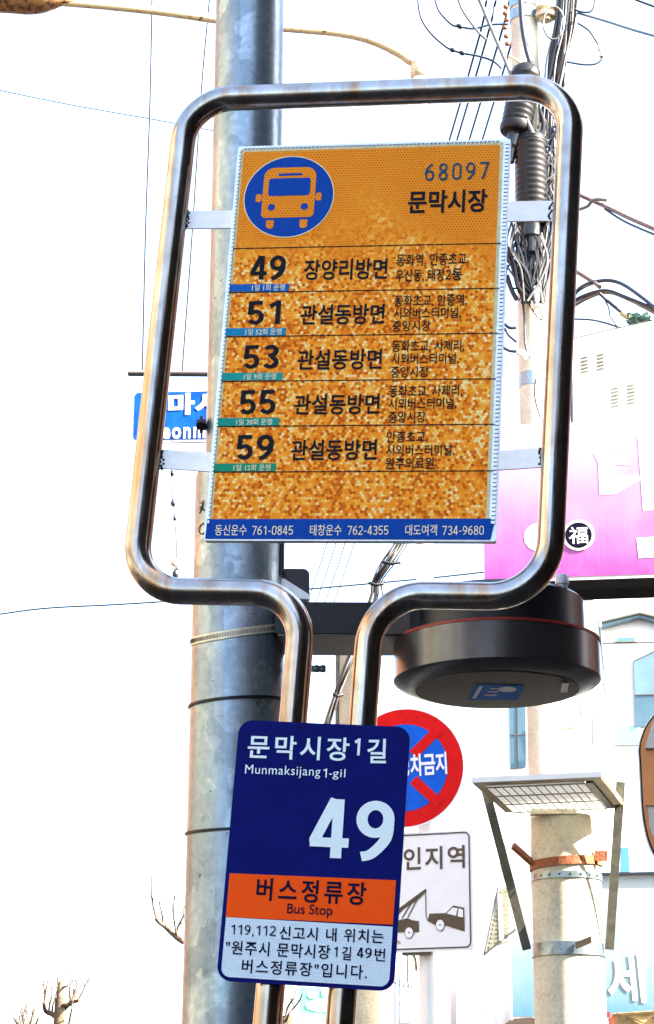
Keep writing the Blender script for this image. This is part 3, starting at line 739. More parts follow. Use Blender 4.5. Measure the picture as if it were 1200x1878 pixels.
# ------------------------------------------------------------------ street light pole behind the sign
PD = 3.8
pb = at(434, 1300, PD); pxx = pb.x
def pole_z(py): return at(435, py, PD).z
zs = pole_z(868)
pole = empty('street_light_pole', (pxx, PD, 0), 'patchy galvanised street light pole standing right behind the bus stop sign', 'pole')
q = MB(); q.lathe((pxx, PD, 0), [(.0875, 0), (.0865, 1.5), (.0850, zs - .012), (.082, zs - .003), (.070, zs)], 64); build('lower_shaft', q, M_GALV, pole, 40)
q = MB(); q.lathe((pxx + .002, PD, 0), [(.0690, zs - .02), (.0675, 7.5)], 64); build('upper_shaft', q, M_GALV, pole, 40)
def band(py_l, py_c, py_r, r, h, th, n=56):
    """a strap round the pole, tilted as its left, middle and right heights say"""
    zl, zc, zr = at(350, py_l, PD).z, at(435, py_c, PD - .085).z, at(518, py_r, PD).z
    zm = (zl + zr) / 2
    vs, fs = [], []
    for k in range(n):
        a = 2 * math.pi * k / n
        z = zm + math.cos(a) * (zr - zl) / 2 - math.sin(a) * (zc - zm)
        for rr, dz in ((r, -h / 2), (r + th, -h / 2), (r + th, h / 2), (r, h / 2)):
            vs.append((pxx + rr * math.cos(a), PD + rr * math.sin(a), z + dz))
    for k in range(n):
        a, b = 4 * k, 4 * ((k + 1) % n)
        for j in range(4): fs.append((a + j, b + j, b + (j + 1) % 4, a + (j + 1) % 4))
    m = MB(); m.add(vs, fs); return m, (zl, zc, zr, zm)
bm, (zl, zc, zr, zm) = band(1178, 1161, 1152, .0857, .0150, .0015)
cl = build('strap_clamp', bm, M_CLAMP, pole, 40)
sl_ = MB()
for k in range(94, 0, -1):
    a = R(180 + k * 2.0 - 2)
    z = zm + math.cos(a) * (zr - zl) / 2 - math.sin(a) * (zc - zm)
    d = Vector((math.cos(a), math.sin(a), 0)); tn = Vector((-d.y, d.x, 0))
    sl_.box(Vector((pxx, PD, z)) + d * .0874, (.0007, .0009, .0075), (d, tn, Vector((0, 0, 1))))
build('slot_row', sl_, M_RUBBER, cl)
for L_, C_, R_, rr in ((1297, 1279, 1285, .0861), (1530, 1520, 1523, .0864)):
    bm, _ = band(L_, C_, R_, rr, .0042, .0028); build('wire_tie', bm, M_RUBBER, pole, 40)
# bolt on its left flank, seam rod on its right
q = MB(); bz = pole_z(786)
q.lathe((pxx - .066, PD - .02, bz), [(.011, 0), (.011, .006), (.017, .006), (.017, .012), (.010, .012), (.010, .018), (.0001, .018)], 6, (-1, 0, 0)); build('bolt', q, M_RUBBER, pole)
q = MB(); q.tube([(pxx + .081, PD - .035, pole_z(1062)), (pxx + .080, PD - .033, pole_z(880))], .0035, 8); build('conduit', q, M_DARKMETAL, pole, 40)
# pen scrawl on the pole
sg = MB()
def on_pole(px, py):
    z = pole_z(py); x = at(px, py, PD - .07).x - pxx; x = max(-.082, min(.082, x))
    return Vector((pxx + x, PD - math.sqrt(max(1e-5, .0862 ** 2 - x * x)), z))
for pts in ([(364, 935), (371, 941), (368, 945), (364, 944)], [(371, 934), (370, 944), (364, 955)], [(365, 948), (371, 949), (372, 954)], [(372, 976), (365, 979), (363, 988), (368, 995), (376, 993)]):
    sg.tube(spline([on_pole(*p) for p in pts], 4), .0009, 5)
build('pen_scrawl', sg, M_BLACK, pole, 60)
# step of the clamp bolt sticking out to the right
q = MB(); z0 = pole_z(1226); bx = at(560, 1226, PD).x; ex = at(598, 1226, PD).x
prof = []
for k in range(13): prof += [(.0075 if k % 2 else .0060, .012 * 0 + k * (ex - bx + .03) / 12)]
q.lathe((bx - .03, PD, z0), prof, 14, (1, 0, 0)); build('threaded_stud', q, M_GALV, pole, 20)

# ------------------------------------------------------------------ black control box by the pole
q = MB(); JF = facing(545, 1070, PD - .02, 0)
jb = empty('control_box', at(545, 1100, PD), 'small black control box on a slanted bracket beside the galvanised pole', 'box')
q.prism(JF, rrect(*JF.uv(508, 1098), *JF.uv(568, 1043), [.004, .004, .012, .018], 6), -.07, .0); build('box_shell', q, M_BLACKBOX, jb, 40)
q = MB(); q.prism(JF, JF.pts([(500, 1062), (522, 1064), (569, 1094), (569, 1102), (548, 1100), (500, 1074)]), .002, .010); build('bracket', q, M_TAB, jb)

# ------------------------------------------------------------------ round lamp on a box arm
lc = at(912, 1254, PD)
lamp = empty('round_lamp', (lc.x, PD, lc.z), 'round bronze grey lamp with a red ring, hanging from a box arm', 'lamp')
rp = mpp(1250, PD)
Rr, Rp = 190 * rp, 149 * rp
zr0 = lc.z; zr1 = at(912, 1184, PD).z; zp = zr0 - .0135
q = MB(); q.lathe((lc.x, PD, 0), [(Rp, zp + .001), (Rr - .006, zr0 - .001), (Rr, zr0 + .004), (Rr, zr1), (Rr - .02, zr1)], 96); build('rim', q, M_RIM, lamp, 25)
q = MB(); q.lathe((lc.x, PD, 0), [(.0001, zp - .004), (Rp * .6, zp - .0035), (Rp + .001, zp), (Rp + .001, zp + .004)], 96); under = build('diffuser', q, M_UNDER, lamp, 25)
q = MB(); q.lathe((lc.x, PD, 0), [(Rr - .022, zr1 - .001), (Rr + .0015, zr1 - .001), (Rr + .0015, zr1 + .004), (Rr - .022, zr1 + .006)], 96, None, True); build('gasket_ring', q, M_RED, lamp, 25)
Rd = 163 * rp; zd = at(912, 1104, PD).z
q = MB(); q.lathe((lc.x, PD, 0), [(Rd + .012, zr1 + .004), (Rd, zr1 + .010), (Rd, zd - .006), (Rd - .006, zd), (Rd - .03, zd + .004), (.0001, zd + .012)], 96); build('top_drum', q, M_DARKMETAL, lamp, 25)
kx = at(1032, 1090, PD - .1); q = MB()
q.lathe((kx.x, PD - .10, zd), [(.010, -.002), (.010, .005), (.0125, .006), (.0125, .021), (.010, .024), (.0001, .024)], 20); build('photocell_cap', q, M_PLASTIC, lamp, 40)
# stickers lie under the diffuser
def under_sheet(pts, dz):
    m = MB(); vs = []
    for px, py in pts:
        r = ray(px, py); t_ = (zp - dz - CAM.z) / r.z; vs.append(CAM + r * t_)
    m.add(vs, [tuple(range(len(vs)))]); return m
st1 = build('blue_sticker', under_sheet([(872, 1255), (963, 1257), (950, 1284), (859, 1284)], .0048), M_STICKER, lamp)
build('sticker_print', under_sheet([(880, 1258), (887, 1258), (873, 1281), (866, 1281)], .0054), M_STICKERWHITE, st1)
build('sticker_print', under_sheet([(931 + 17 * math.cos(k * .3927), 1264.5 + 5 * math.sin(k * .3927)) for k in range(16)], .0054), M_STICKERWHITE, st1)
for a_ in range(3): build('sticker_print', under_sheet([(900 - a_ * 5, 1262 + a_ * 6), (918 - a_ * 3, 1262 + a_ * 6), (917 - a_ * 3, 1264 + a_ * 6), (899 - a_ * 5, 1264 + a_ * 6)], .0054), M_STICKERWHITE, st1)
build('white_sticker', under_sheet([(1031, 1253), (1044, 1253), (1041, 1270), (1028, 1270)], .0048), M_STICKERWHITE, lamp)
# arm: box section from the pole to the drum
za1, za0 = at(640, 1103, PD - .08).z, at(640, 1160, PD - .08).z
xa0, xa1 = pxx + .07, lc.x - Rd * .55
q = MB(); q.box(((xa0 + xa1) / 2, PD, (za0 + za1) / 2), (xa1 - xa0, .15, za1 - za0)); arm = build('arm', q, M_DARKMETAL, lamp)
q = MB(); q.box(((xa0 + xa1) / 2, PD, za0 - .003), (xa1 - xa0 - .01, .146, .004)); build('arm_cover', q, M_BROWNMETAL, arm)
q = MB(); xs_ = at(752, 1140, PD - .09).x
q.box(((xs_ + at(705, 1140, PD - .09).x) / 2 , PD, (za0 + za1) / 2), (xs_ - at(705, 1140, PD - .09).x, .165, za1 - za0 + .006)); build('arm_sleeve', q, M_BROWNMETAL, arm)

# ------------------------------------------------------------------ blue street name sign, left behind the pole
SD = 9.0
SF = facing(300, 760, SD, 4)
sn = empty('street_name_sign', SF.P(*SF.uv(300, 815)), 'blue street name sign with white lettering, half hidden behind the galvanised pole', 'road sign')
a, b = SF.uv(241.5, 812), SF.uv(505, 713)
q = MB(); q.prism(SF, rrect(a[0], a[1], b[0], b[1], .02, 6), -.02, -.002); build('panel_edge', q, M_SIGNWHITE, sn)
q = MB(); q.sheet(SF, rrect(a[0] + .006, a[1] + .012, b[0] - .006, b[1] - .004, .02, 6), 0.0); build('panel', q, M_ROADBLUE, sn)
build('korean_lettering', glyphs(SF, '마시', (309, 742), (404, 739), 40, .003, .045, 1.1), M_SIGNWHITE, sn)
build('latin_lettering', glyphs(SF, 'eonm', (298, 795), (377, 793), 21, .003, .03, 1.2), M_SIGNWHITE, sn)
q = MB(); q.bar(SF.P(*SF.uv(232, 677), -.05), SF.P(*SF.uv(520, 679), -.05), .012, .02, (0, 0, 1)); build('cross_bar', q, M_CABLEBROWN, sn)
q = MB(); q.bar(SF.P(*SF.uv(232, 680), -.045), SF.P(*SF.uv(520, 682), -.045), .006, .03, (0, 0, 1)); build('cross_bar', q, M_RUBBER, sn)
q = MB(); q.tube([SF.P(*SF.uv(248, 705), -.02), SF.P(*SF.uv(520, 706), -.02)], .002, 6); build('tie_rod', q, M_CABLEBROWN, sn)

# ------------------------------------------------------------------ white street lamp pole with the curved arm
LD = 10.9
sp_ = at(783, 1400, LD)
pr_ = 17 * mpp(1060, LD)
ztop = at(770, 118, LD).z
sl2 = empty('street_lamp', (sp_.x, LD, 0), 'old street lamp with a white pole, a chipped cream arm and a rusty brown head', 'street lamp')
q = MB(); q.lathe((sp_.x, LD, 0), [(pr_ * 1.15, 0), (pr_, 3), (pr_ * .8, ztop), (.0001, ztop + .02)], 28); build('lamp_post', q, M_WHITEPAINT, sl2, 40)
ap = [(775, 122), (752, 111), (735, 99), (700, 81), (660, 67), (610, 58), (520, 50), (440, 42), (390, 34), (300, 21), (200, 10), (105, 2)]
q = MB(); q.tube(spline([at(x, y, LD - (775 - x) * .0006) for x, y in ap], 5), 8.2 * mpp(60, LD), 12); build('curved_arm', q, M_CREAMPAINT, sl2, 60)
q = MB(); z_ = at(770, 128, LD).z
q.lathe((sp_.x, LD, z_), [(pr_ * .95, -.05), (pr_ * 1.1, -.04), (pr_ * 1.1, .03), (pr_ * .8, .05)], 24); build('arm_collar', q, M_CREAMPAINT, sl2, 40)
# head: shell hanging at the far end of the arm
hp = [at(x, y, LD - .4) for x, y in ((136, 2), (120, 1), (95, -2), (60, -6), (10, -10), (-60, -14), (-110, -16), (-130, -17))]
q = MB(); q.tube(spline(hp, 4), [r_ * mpp(0, LD) for r_ in [3, 4, 5, 7] + [8, 10, 13, 17] + [20, 24, 27, 29] + [31, 32, 32, 32] + [32, 32, 31, 30] + [28, 26, 22, 18] + [14, 9, 5, 3] + [1]][:len(spline(hp, 4))], 20); build('lamp_head', q, M_LAMPHEAD, sl2, 60)

# ------------------------------------------------------------------ road signs on that post
NF = facing(742, 1408, LD - .10, 13)
ns_ = empty('no_stopping_sign', NF.P(0, -.31), 'round red and blue no stopping sign peeping out behind the navy plate', 'road sign')
nr = abs(NF.uv(742, 1301)[1])
q = MB(); q.prism(NF, circle((0, 0), nr + .006, 72), -.012, -.001); build('rim', q, M_ALU, ns_, 40)
q = MB(); q.sheet(NF, circle((0, 0), nr, 72), .0); build('red_ring', q, M_SIGNRED, ns_)
q = MB(); q.sheet(NF, circle((0, 0), nr * .74, 72), .002); build('blue_face', q, M_SIGNBLUE, ns_)
for sgn in (1, -1):
    for sy in (1, -1):
        q = MB()
        for st_ in stroke([(sgn * nr * .19, sy * nr * .25), (sgn * nr * .56, sy * nr * .60)], nr * .17):
            q.sheet(NF, [(max(-nr * .78, min(nr * .78, x)), y) for x, y in st_], .004 + .0003 * sgn)
        build('red_cross_bar', q, M_SIGNRED, ns_)
build('sign_lettering', glyphs(NF, '주정차금지', (708, 1408), (820, 1399.5), 41, .006, .03), M_SIGNWHITE, ns_)

TF = facing(778, 1634, LD - .10, 20)
tw = empty('tow_away_sign', TF.P(*TF.uv(778, 1750)), 'white rectangular tow away sign with a brown tow truck hauling a car', 'road sign')
a, b = TF.uv(690, 1749), TF.uv(866, 1521)
q = MB(); q.prism(TF, rrect(a[0], a[1], b[0], b[1], .02, 6), -.012, 0); build('plate', q, M_SIGNWHITE, tw)
def frame_line(F, x0, y0, x1, y1, r, t_, w):
    o, i = rrect(x0, y0, x1, y1, r, 6), rrect(x0 + t_, y0 + t_, x1 - t_, y1 - t_, max(r - t_, .001), 6)
    n = len(o); m = MB(); vs = [F.P(*p, w) for p in o] + [F.P(*p, w) for p in i]
    return m.add(vs, [(k, (k + 1) % n, n + (k + 1) % n, n + k) for k in range(n)])
build('border', frame_line(TF, a[0] + .012, a[1] + .012, b[0] - .012, b[1] - .010, .03, .008, .002), M_GREYINK, tw)
build('sign_lettering', glyphs(TF, '견인지역', (700, 1578), (853, 1571), 42, .003, .018, 1.15), M_BROWNINK, tw)
def tw_poly(pts, m_, w, nm, wd=None):
    mm = MB()
    if wd:
        for s4 in stroke(TF.pts(pts), wd): mm.sheet(TF, s4, w)
    else: mm.sheet(TF, TF.pts(pts), w)
    return build(nm, mm, m_, tw)
tw_poly([(700, 1712), (716, 1692), (748, 1684), (756, 1688), (769, 1690), (769, 1710), (700, 1711)], M_BROWNINK, .003, 'truck_picture')
tw_poly([(700, 1690), (776, 1634), (782, 1630), (783, 1636), (765, 1652), (740, 1668), (718, 1692)], M_BROWNINK, .0034, 'truck_picture')
tw_poly([(738, 1684), (758, 1652)], M_BROWNINK, .003, 'truck_picture', .006)
tw_poly([(749, 1682), (766, 1649)], M_BROWNINK, .003, 'truck_picture', .006)
tw_poly([(781, 1632), (782, 1680), (785, 1688), (790, 1691)], M_GREYINK, .0032, 'tow_line', .005)
tw_poly([(785, 1690), (788, 1676), (818, 1675), (832, 1661), (852, 1665), (853, 1709), (818, 1698), (800, 1698)], M_BROWNINK, .003, 'car_picture')
tw_poly([(820, 1676), (831, 1665), (840, 1666), (837, 1680)], M_SIGNWHITE, .004, 'car_picture')
tw_poly([(840, 1681), (842, 1666), (850, 1669), (850, 1683)], M_SIGNWHITE, .004, 'car_picture')
for wx, wy in ((751, 1711), (808, 1697)):
    u, v = TF.uv(wx, wy); sc_ = mpp(1700, LD)
    q = MB(); q.sheet(TF, circle((u, v), 10.5 * sc_, 28, .82), .0048); build('wheel_picture', q, M_GREYINK, tw)
    q = MB(); q.sheet(TF, circle((u, v), 9.3 * sc_, 28, .82), .0055); build('wheel_picture', q, M_SIGNWHITE, tw)
    q = MB(); q.sheet(TF, circle((u, v), 1.6 * sc_, 12), .0062); build('wheel_picture', q, M_GREYINK, tw)
q = MB(); q.bar(TF.P(*TF.uv(736, 1748), -.03), TF.P(*TF.uv(790, 1747), -.03), .02, .03, (0, 0, 1)); build('bracket', q, M_OLIVE, tw)

# ------------------------------------------------------------------ short concrete pole whose top hides behind the lamp arm
CD = 12.0
cx_ = at(656, 1300, CD)
q = MB(); rr = 40 * mpp(1300, CD)
q.lathe((cx_.x, CD, 0), [(rr * 1.12, 0), (rr, cx_.z), (rr * .97, at(656, 1145, CD).z), (rr * .9, at(656, 1143, CD).z)], 40)
build('concrete_pole', q, M_CONC2, None, 40, 'spotted cream concrete pole between and behind the two steel posts', 'pole')
q = MB(); q.tube([(cx_.x - rr * .96, CD - .06, .3), (cx_.x - rr * .93, CD - .06, at(656, 1150, CD).z)], .012, 10)
build('downpipe', q, M_CABLEGREY, None, 60, 'grey conduit pipe running up the left side of the cream concrete pole', 'pipe')

# ------------------------------------------------------------------ utility pole with the cable closures
UD = 16.0
um = mpp(500, UD)
ux = at(980, 700, UD).x; ur = 26 * um
up_ = empty('utility_pole', (ux, UD, 0), 'tall concrete utility pole hung with cables, right behind the steel loop', 'pole')
zt = at(960, -150, UD).z
q = MB(); q.lathe((ux, UD, 0), [(ur * 1.15, 0), (ur * .98, zt)], 40); build('shaft', q, M_CONC, up_, 40)
def uz(py): return at(970, py, UD).z
M_BAND = mat('zinc_band', (.25, .33, .38), .4, .6, .2, 30)
for py, h in ((8, 22), (32, 20), (700, 26)):
    q = MB(); q.lathe((ux, UD, uz(py)), [(ur + .002, -h * um / 2), (ur + .008, -h * um / 2), (ur + .008, h * um / 2), (ur + .002, h * um / 2)], 40); build('clamp_band', q, M_BAND, up_, 40)
def U(px, py, d=0.0): return at(px, py, UD - d)
q = MB(); q.tube([U(934, 103, .15), U(952, 112, .22), U(956, 116, .22)], .014, 10); build('step_bolt', q, M_CERAMIC, up_, 60)
q = MB(); q.lathe(U(1001, 22, .12), [(.03, -.09), (.05, -.085), (.05, -.06), (.085, -.055), (.09, -.02), (.06, 0.0), (.09, .02), (.085, .05), (.05, .06), (.0001, .07)], 24); build('spool_insulator', q, M_CERAMIC, up_, 40)
q = MB()
for px, py in ((928, 12), (927, 24), (930, 36), (926, 50), (929, 66), (931, 80)): q.lathe(U(px, py, .1), [(.0001, -.02), (.02, -.012), (.024, 0), (.02, .012), (.0001, .02)], 10)
build('cable_rack', q, M_RUST, up_, 40)
def closure(name, top, bot, rad, lab):
    a, b = U(*top, .27), U(*bot, .27); ax = (a - b).normalized(); Ln = (a - b).length
    e = empty(name, b, lab, 'cable closure', 'cable splice closures on the utility pole')
    prof = [(.0001, -.02), (rad * .45, -.02), (rad * .5, .0), (rad * .95, .01), (rad * 1.05, .03), (rad * 1.05, .07), (rad, .075)]
    k = .10
    while k < Ln - .12:
        prof += [(rad * .94, k), (rad * 1.0, k + .012), (rad * 1.0, k + .026), (rad * .94, k + .036)]; k += .052
    prof += [(rad * .97, Ln - .10), (rad * .9, Ln - .05), (rad * .6, Ln - .01), (.0001, Ln)]
    q = MB(); q.lathe(b, prof, 36, ax); build('ribbed_case', q, M_RUBBER, e, 35)
    q = MB(); q.lathe(b - ax * .02, [(rad * .5, 0), (rad * .46, -.10), (rad * .3, -.12), (rad * .26, -.24), (.0001, -.26)], 24, ax); build('cable_gland', q, M_BLACKBOX, e, 35)
    return e
closure('splice_closure', (974, 243), (976, 408), 30 * um, 'black ribbed cable closure, the lower and more sunlit of two on the pole')
closure('splice_closure', (968, 120), (945, 246), 29 * um, 'black ribbed cable closure leaning behind the top tube, the upper of two')
def cable(name, pts, r, m_, label, d0=.2, group=None, dist=None, n=8, cat='cable'):
    P = []
    for i, p in enumerate(pts):
        D = p[2] if len(p) > 2 else (dist if dist else UD - d0)
        P.append(at(p[0], p[1], D))
    q = MB(); q.tube(spline(P, 6), r, n); return build(name, q, m_, None, 60, label, cat, group)
# bundle running down the pole's right flank
bun = empty('cable_bundle', U(1010, 560, .2), 'thick bundle of black and brown cables running down the utility pole', 'cables')
rnd = random.Random(3)
for nm_, m_, cnt, rad_ in (('black_strands', M_CABLE, 22, .012), ('brown_strands', M_CABLEBROWN, 7, .014), ('pale_strands', M_CABLEGREY, 9, .008)):
    q = MB()
    for k in range(cnt):
        o0 = rnd.uniform(-16, 20); d = rnd.uniform(.02, .22); j = lambda s_: rnd.uniform(-s_, s_)
        q.tube(spline([U(1040 + o0 + j(3), -60, d), U(1032 + o0 + j(4), 40, d), U(1020 + o0 + j(5), 120, d), U(1008 + o0 * .9 + j(9), 220, d), U(1002 + o0 + j(12), 320, d), U(998 + o0 + j(12), 420, d), U(988 + o0 * .9 + j(10), 500, d), U(984 + o0 * .6 + j(6), 556, d)], 5), rad_ * rnd.uniform(.6, 1.1), 7)
    build(nm_, q, m_, bun, 60)
q = MB()
for k in range(44):
    x = rnd.uniform(922, 1006); d = rnd.uniform(.16, .3); y0 = rnd.uniform(405, 440)
    q.tube(spline([U(x + rnd.uniform(-9, 9), y0, d), U(x + rnd.uniform(-14, 14), y0 + 45, d), U(x * .5 + 490 + rnd.uniform(-14, 14), y0 + 90, d), U(975 + rnd.uniform(-18, 22), 556, d)], 5), rnd.uniform(.005, .012), 6)
build('black_strands', q, M_CABLE, bun, 60)
q = MB()
for k in range(5):
    x = rnd.uniform(928, 1000); d = rnd.uniform(.16, .32); y0 = rnd.uniform(405, 450)
    q.tube(spline([U(x, y0, d), U(x + rnd.uniform(-16, 16), y0 + 40, d), U(x + rnd.uniform(-16, 16), y0 + 80, d), U(970 + rnd.uniform(-22, 25), 552, d)], 5), rnd.uniform(.004, .009), 6)
build('pale_strands', q, M_CABLEGREY, bun, 60)
q = MB()
for k in range(22):
    x = rnd.uniform(985, 1035); y = rnd.uniform(205, 345); d = rnd.uniform(.2, .34)
    q.tube(spline([U(x, y, d), U(x + rnd.uniform(-18, 18), y + rnd.uniform(8, 22), d), U(x + rnd.uniform(-24, 14), y + rnd.uniform(20, 48), d)], 5), rnd.uniform(.005, .011), 6)
build('pale_strands', q, M_CABLEGREY, bun, 60)
q = MB()
for k in range(26):
    x = rnd.uniform(985, 1030); y = rnd.uniform(195, 400); d = rnd.uniform(.2, .36)
    q.tube(spline([U(x, y, d), U(x + rnd.uniform(-14, 14), y + rnd.uniform(8, 30), d), U(x + rnd.uniform(-20, 14), y + rnd.uniform(30, 70), d)], 5), rnd.uniform(.006, .013), 6)
build('black_strands', q, M_CABLE, bun, 60)
q = MB()
for c_, r_ in ((952, 472), (944, 505), (960, 490)): q.tube(spline([U(c_ + 16 * math.cos(a * .8), r_ + 24 * math.sin(a * .8), .2 + a * .004) for a in range(9)], 4), .009, 6)
build('black_strands', q, M_CABLE, bun, 60)
q = MB(); q.tube(spline([U(1016 + 19 * math.cos(a * .785 + .4), 42 + 30 * math.sin(a * .785 + .4), .28) for a in range(9)], 4), .009, 7); build('binding_loop', q, M_CABLEGREY, bun, 60)
q = MB(); q.lathe(U(983, 545, .25), [(.0001, -.1), (.04, -.09), (.05, -.03), (.05, .05), (.03, .09), (.0001, .1)], 14); build('junction_clip', q, M_WHITEPAINT, bun, 40)

cable('cable', [(985, 548), (992, 570), (996, 582), (990, 585), (975, 565), (950, 520), (940, 495)], .007, M_CABLE, 'thin black wire looping in front of the utility pole below its cables')
cable('cable', [(958, 546), (962, 580), (963, 620), (966, 640), (972, 655)], .009, M_CABLE, 'dark wire hanging straight down the shaded side of the utility pole', .17)
cable('cable', [(984, 695), (981, 715), (984, 740), (992, 768)], .008, M_CABLE, 'short dark wire below the lowest band of the utility pole', .16)
cable('cable', [(926, 594), (935, 601), (947, 601)], .014, M_CABLEBLUE, 'short blue cable at the utility pole, highest of three stubs beside the board')
cable('cable', [(926, 602), (934, 615), (948, 627)], .012, M_CABLEBLUE, 'curving blue cable at the utility pole, middle of three stubs beside the board')
cable('cable', [(922, 636), (935, 643), (950, 645), (962, 650), (968, 655)], .014, M_CABLEBLUE, 'blue cable ending in a white socket, lowest of three beside the board')
cable('cable', [(951, 645, UD - .2), (966, 652, UD - .24)], .03, M_WHITEPAINT, 'white plastic socket plugged on a blue cable at the utility pole', n=12, cat='cable socket')
cable('cable', [(930, 505), (938, 530), (948, 550)], .02, M_CABLE, 'thick black cable sagging out left of the utility pole beside the board')
# grey conductors falling in from the upper left
cable('cable', [(872, -20, 15.8), (905, 60, 15.8), (935, 130, 15.7), (945, 170, 15.7), (965, 215, 15.65), (978, 245, 15.6)], .017, M_CABLEGREY, 'thick pale grey cable dropping past the top tube to the closures')
cable('cable', [(838, -10, 15.8), (850, 20, 15.8), (875, 55, 15.8), (892, 72, 15.8)], .012, M_CABLEGREY, 'pale grey cable ending beside the closures, upper left')
cable('cable', [(955, -20), (958, 40), (966, 90), (974, 118)], .022, M_CABLEBLUE, 'slate blue cable running down the face of the utility pole', .22)
# drop loops left of the pole
cable('drop_loop', [(766, -15), (772, 30), (790, 60), (815, 83), (829, 91), (848, 97), (880, 103), (905, 112), (920, 125)], .010, M_CABLEBLUE, 'long sagging dark wire loop with two black connectors left of the pole', group=None, cat='wire')
cable('drop_loop', [(797, -8), (806, 20), (828, 44), (846, 49), (870, 52), (900, 45), (932, 44)], .010, M_CABLEBLUE, 'short dark wire loop with one black connector above the long loop', cat='wire')
for (a_, b_), lab in ((((826, 90), (834, 93)), 'black connector on the long wire loop, the left one'), (((843, 95), (852, 99)), 'black connector on the long wire loop, the right one'), (((838, 45), (848, 51)), 'black connector on the short upper wire loop')):
    q = MB(); q.tube([U(*a_, .2), U((a_[0] + b_[0]) / 2, (a_[1] + b_[1]) / 2, .2), U(*b_, .2)], [.012, .022, .014], 10); build('wire_connector', q, M_RUBBER, None, 60, lab, 'connector')
cable('drop_loop', [(1060, 42), (1080, 55), (1094, 75), (1100, 85), (1106, 95), (1104, 108), (1092, 117), (1070, 118), (1040, 113)], .009, M_CABLEBLUE, 'dark wire loop bulging out right of the utility pole with a pale connector', cat='wire')
cable('drop_loop', [(1091, -10), (1090, 12), (1080, 22), (1062, 20), (1055, 16)], .009, M_CABLEBLUE, 'short dark wire loop at the top edge right of the utility pole', cat='wire')
q = MB(); q.tube([U(1100, 82, .2), U(1101, 90, .2), U(1104, 96, .2), U(1104, 104, .2)], [.018, .024, .014, .022], 10); build('wire_connector', q, M_CERAMIC, None, 60, 'pale connector on the wire loop right of the utility pole', 'connector')
# overhead wires
cable('overhead_wire', [(1055, 22, 16), (1110, 38, 15), (1160, 54, 14), (1230, 74, 13)], .010, M_CABLEBLUE, 'dark wire leaving the utility pole top to the right edge', cat='wire')
cable('overhead_wire', [(1150, -8, 14), (1180, 4, 14), (1240, 26, 14)], .010, M_CABLEBLUE, 'dark wire crossing the upper right corner', cat='wire')
for pts, lab in (([(893, 0, 22), (825, 255, 25), (600, 997, 50), (558, 1120, 58)], 'dark slanting wire, leftmost of four parallel ones left of the utility pole'),
                 ([(910, 0, 22), (839, 255, 25), (616, 997, 50), (574, 1120, 58)], 'dark slanting wire, second from the left of four parallel ones'),
                 ([(935, 0, 22), (862, 253, 25), (633, 997, 50), (590, 1120, 58)], 'dark slanting wire, third from the left of four parallel ones'),
                 ([(955, 0, 22), (886, 253, 25), (650, 997, 50), (607, 1120, 58)], 'dark slanting wire, rightmost of four parallel ones by the utility pole')):
    cable('overhead_wire', pts, .014, M_CABLEBLUE, lab, group='four parallel overhead wires', cat='wire')
cable('overhead_wire', [(280, -10, 14), (276, 190, 14), (268, 420, 14), (262, 678, 14)], .0088, M_CABLEBLUE, 'dark wire hanging almost straight outside the left side of the steel loop', cat='wire')
cable('overhead_wire', [(386, -10, 14), (370, 170, 14), (354, 420, 14), (335, 680, 14)], .0084, M_CABLEBLUE, 'dark wire hanging down inside the left side of the steel loop', cat='wire')
cable('overhead_wire', [(-30, 159, 20), (120, 190, 20), (300, 222, 20), (395, 240, 20), (520, 262, 20)], .0055, M_CABLEBLUE, 'thin pale wire crossing the sky at the upper left behind the loop', cat='wire')
cable('overhead_wire', [(614, -10, 24), (600, 110, 24), (570, 240, 24), (560, 300, 24)], .0034, M_CABLEBLUE, 'hair thin wire in the sky right of the galvanised pole', cat='wire')
cable('overhead_wire', [(-30, 1131, 20), (80, 1116, 20), (210, 1109, 20), (330, 1101, 20), (560, 1081, 20), (770, 1062, 20), (900, 1048, 20)], .0092, M_CABLEBLUE, 'dark wire crossing level below the loop from the left edge', cat='wire')
cable('overhead_wire', [(280, 1100, 20), (289, 1200, 20), (302, 1290, 20), (308, 1330, 20)], .0042, M_CABLEBLUE, 'thin pale wire slanting down from under the loop, the left one', cat='wire')
cable('overhead_wire', [(331, 1100, 20), (336, 1180, 20), (340, 1260, 20)], .0042, M_CABLEBLUE, 'thin pale wire slanting down beside the galvanised pole', cat='wire')
# guy wire with insulators seen inside the loop at the left
gy = empty('guy_wire', at(325, 1062, 13), 'thin guy wire with small blue grey insulators inside the lower left of the loop', 'wire')
q = MB(); q.tube(spline([at(x, y, 13) for x, y in ((315, 860), (314, 890), (318, 920), (321, 955), (324, 1000), (324, 1040), (323, 1100))], 5), .0045, 7); build('wire', q, M_CABLEBLUE, gy, 60)
for px, py, rr_, m_ in ((318, 922, .018, M_CABLEBLUE), (321, 950, .013, M_CABLEBLUE), (316, 868, .014, M_RUBBER), (319, 1030, .022, M_CERAMIC), (326, 1038, .020, M_CERAMIC), (322, 1052, .022, M_CABLEBLUE)):
    q = MB(); q.lathe(at(px, py, 13), [(.0001, -rr_ * 1.6), (rr_ * .8, -rr_), (rr_, 0), (rr_ * .6, rr_), (.0001, rr_ * 1.6)], 10); build('insulator', q, m_, gy, 60)
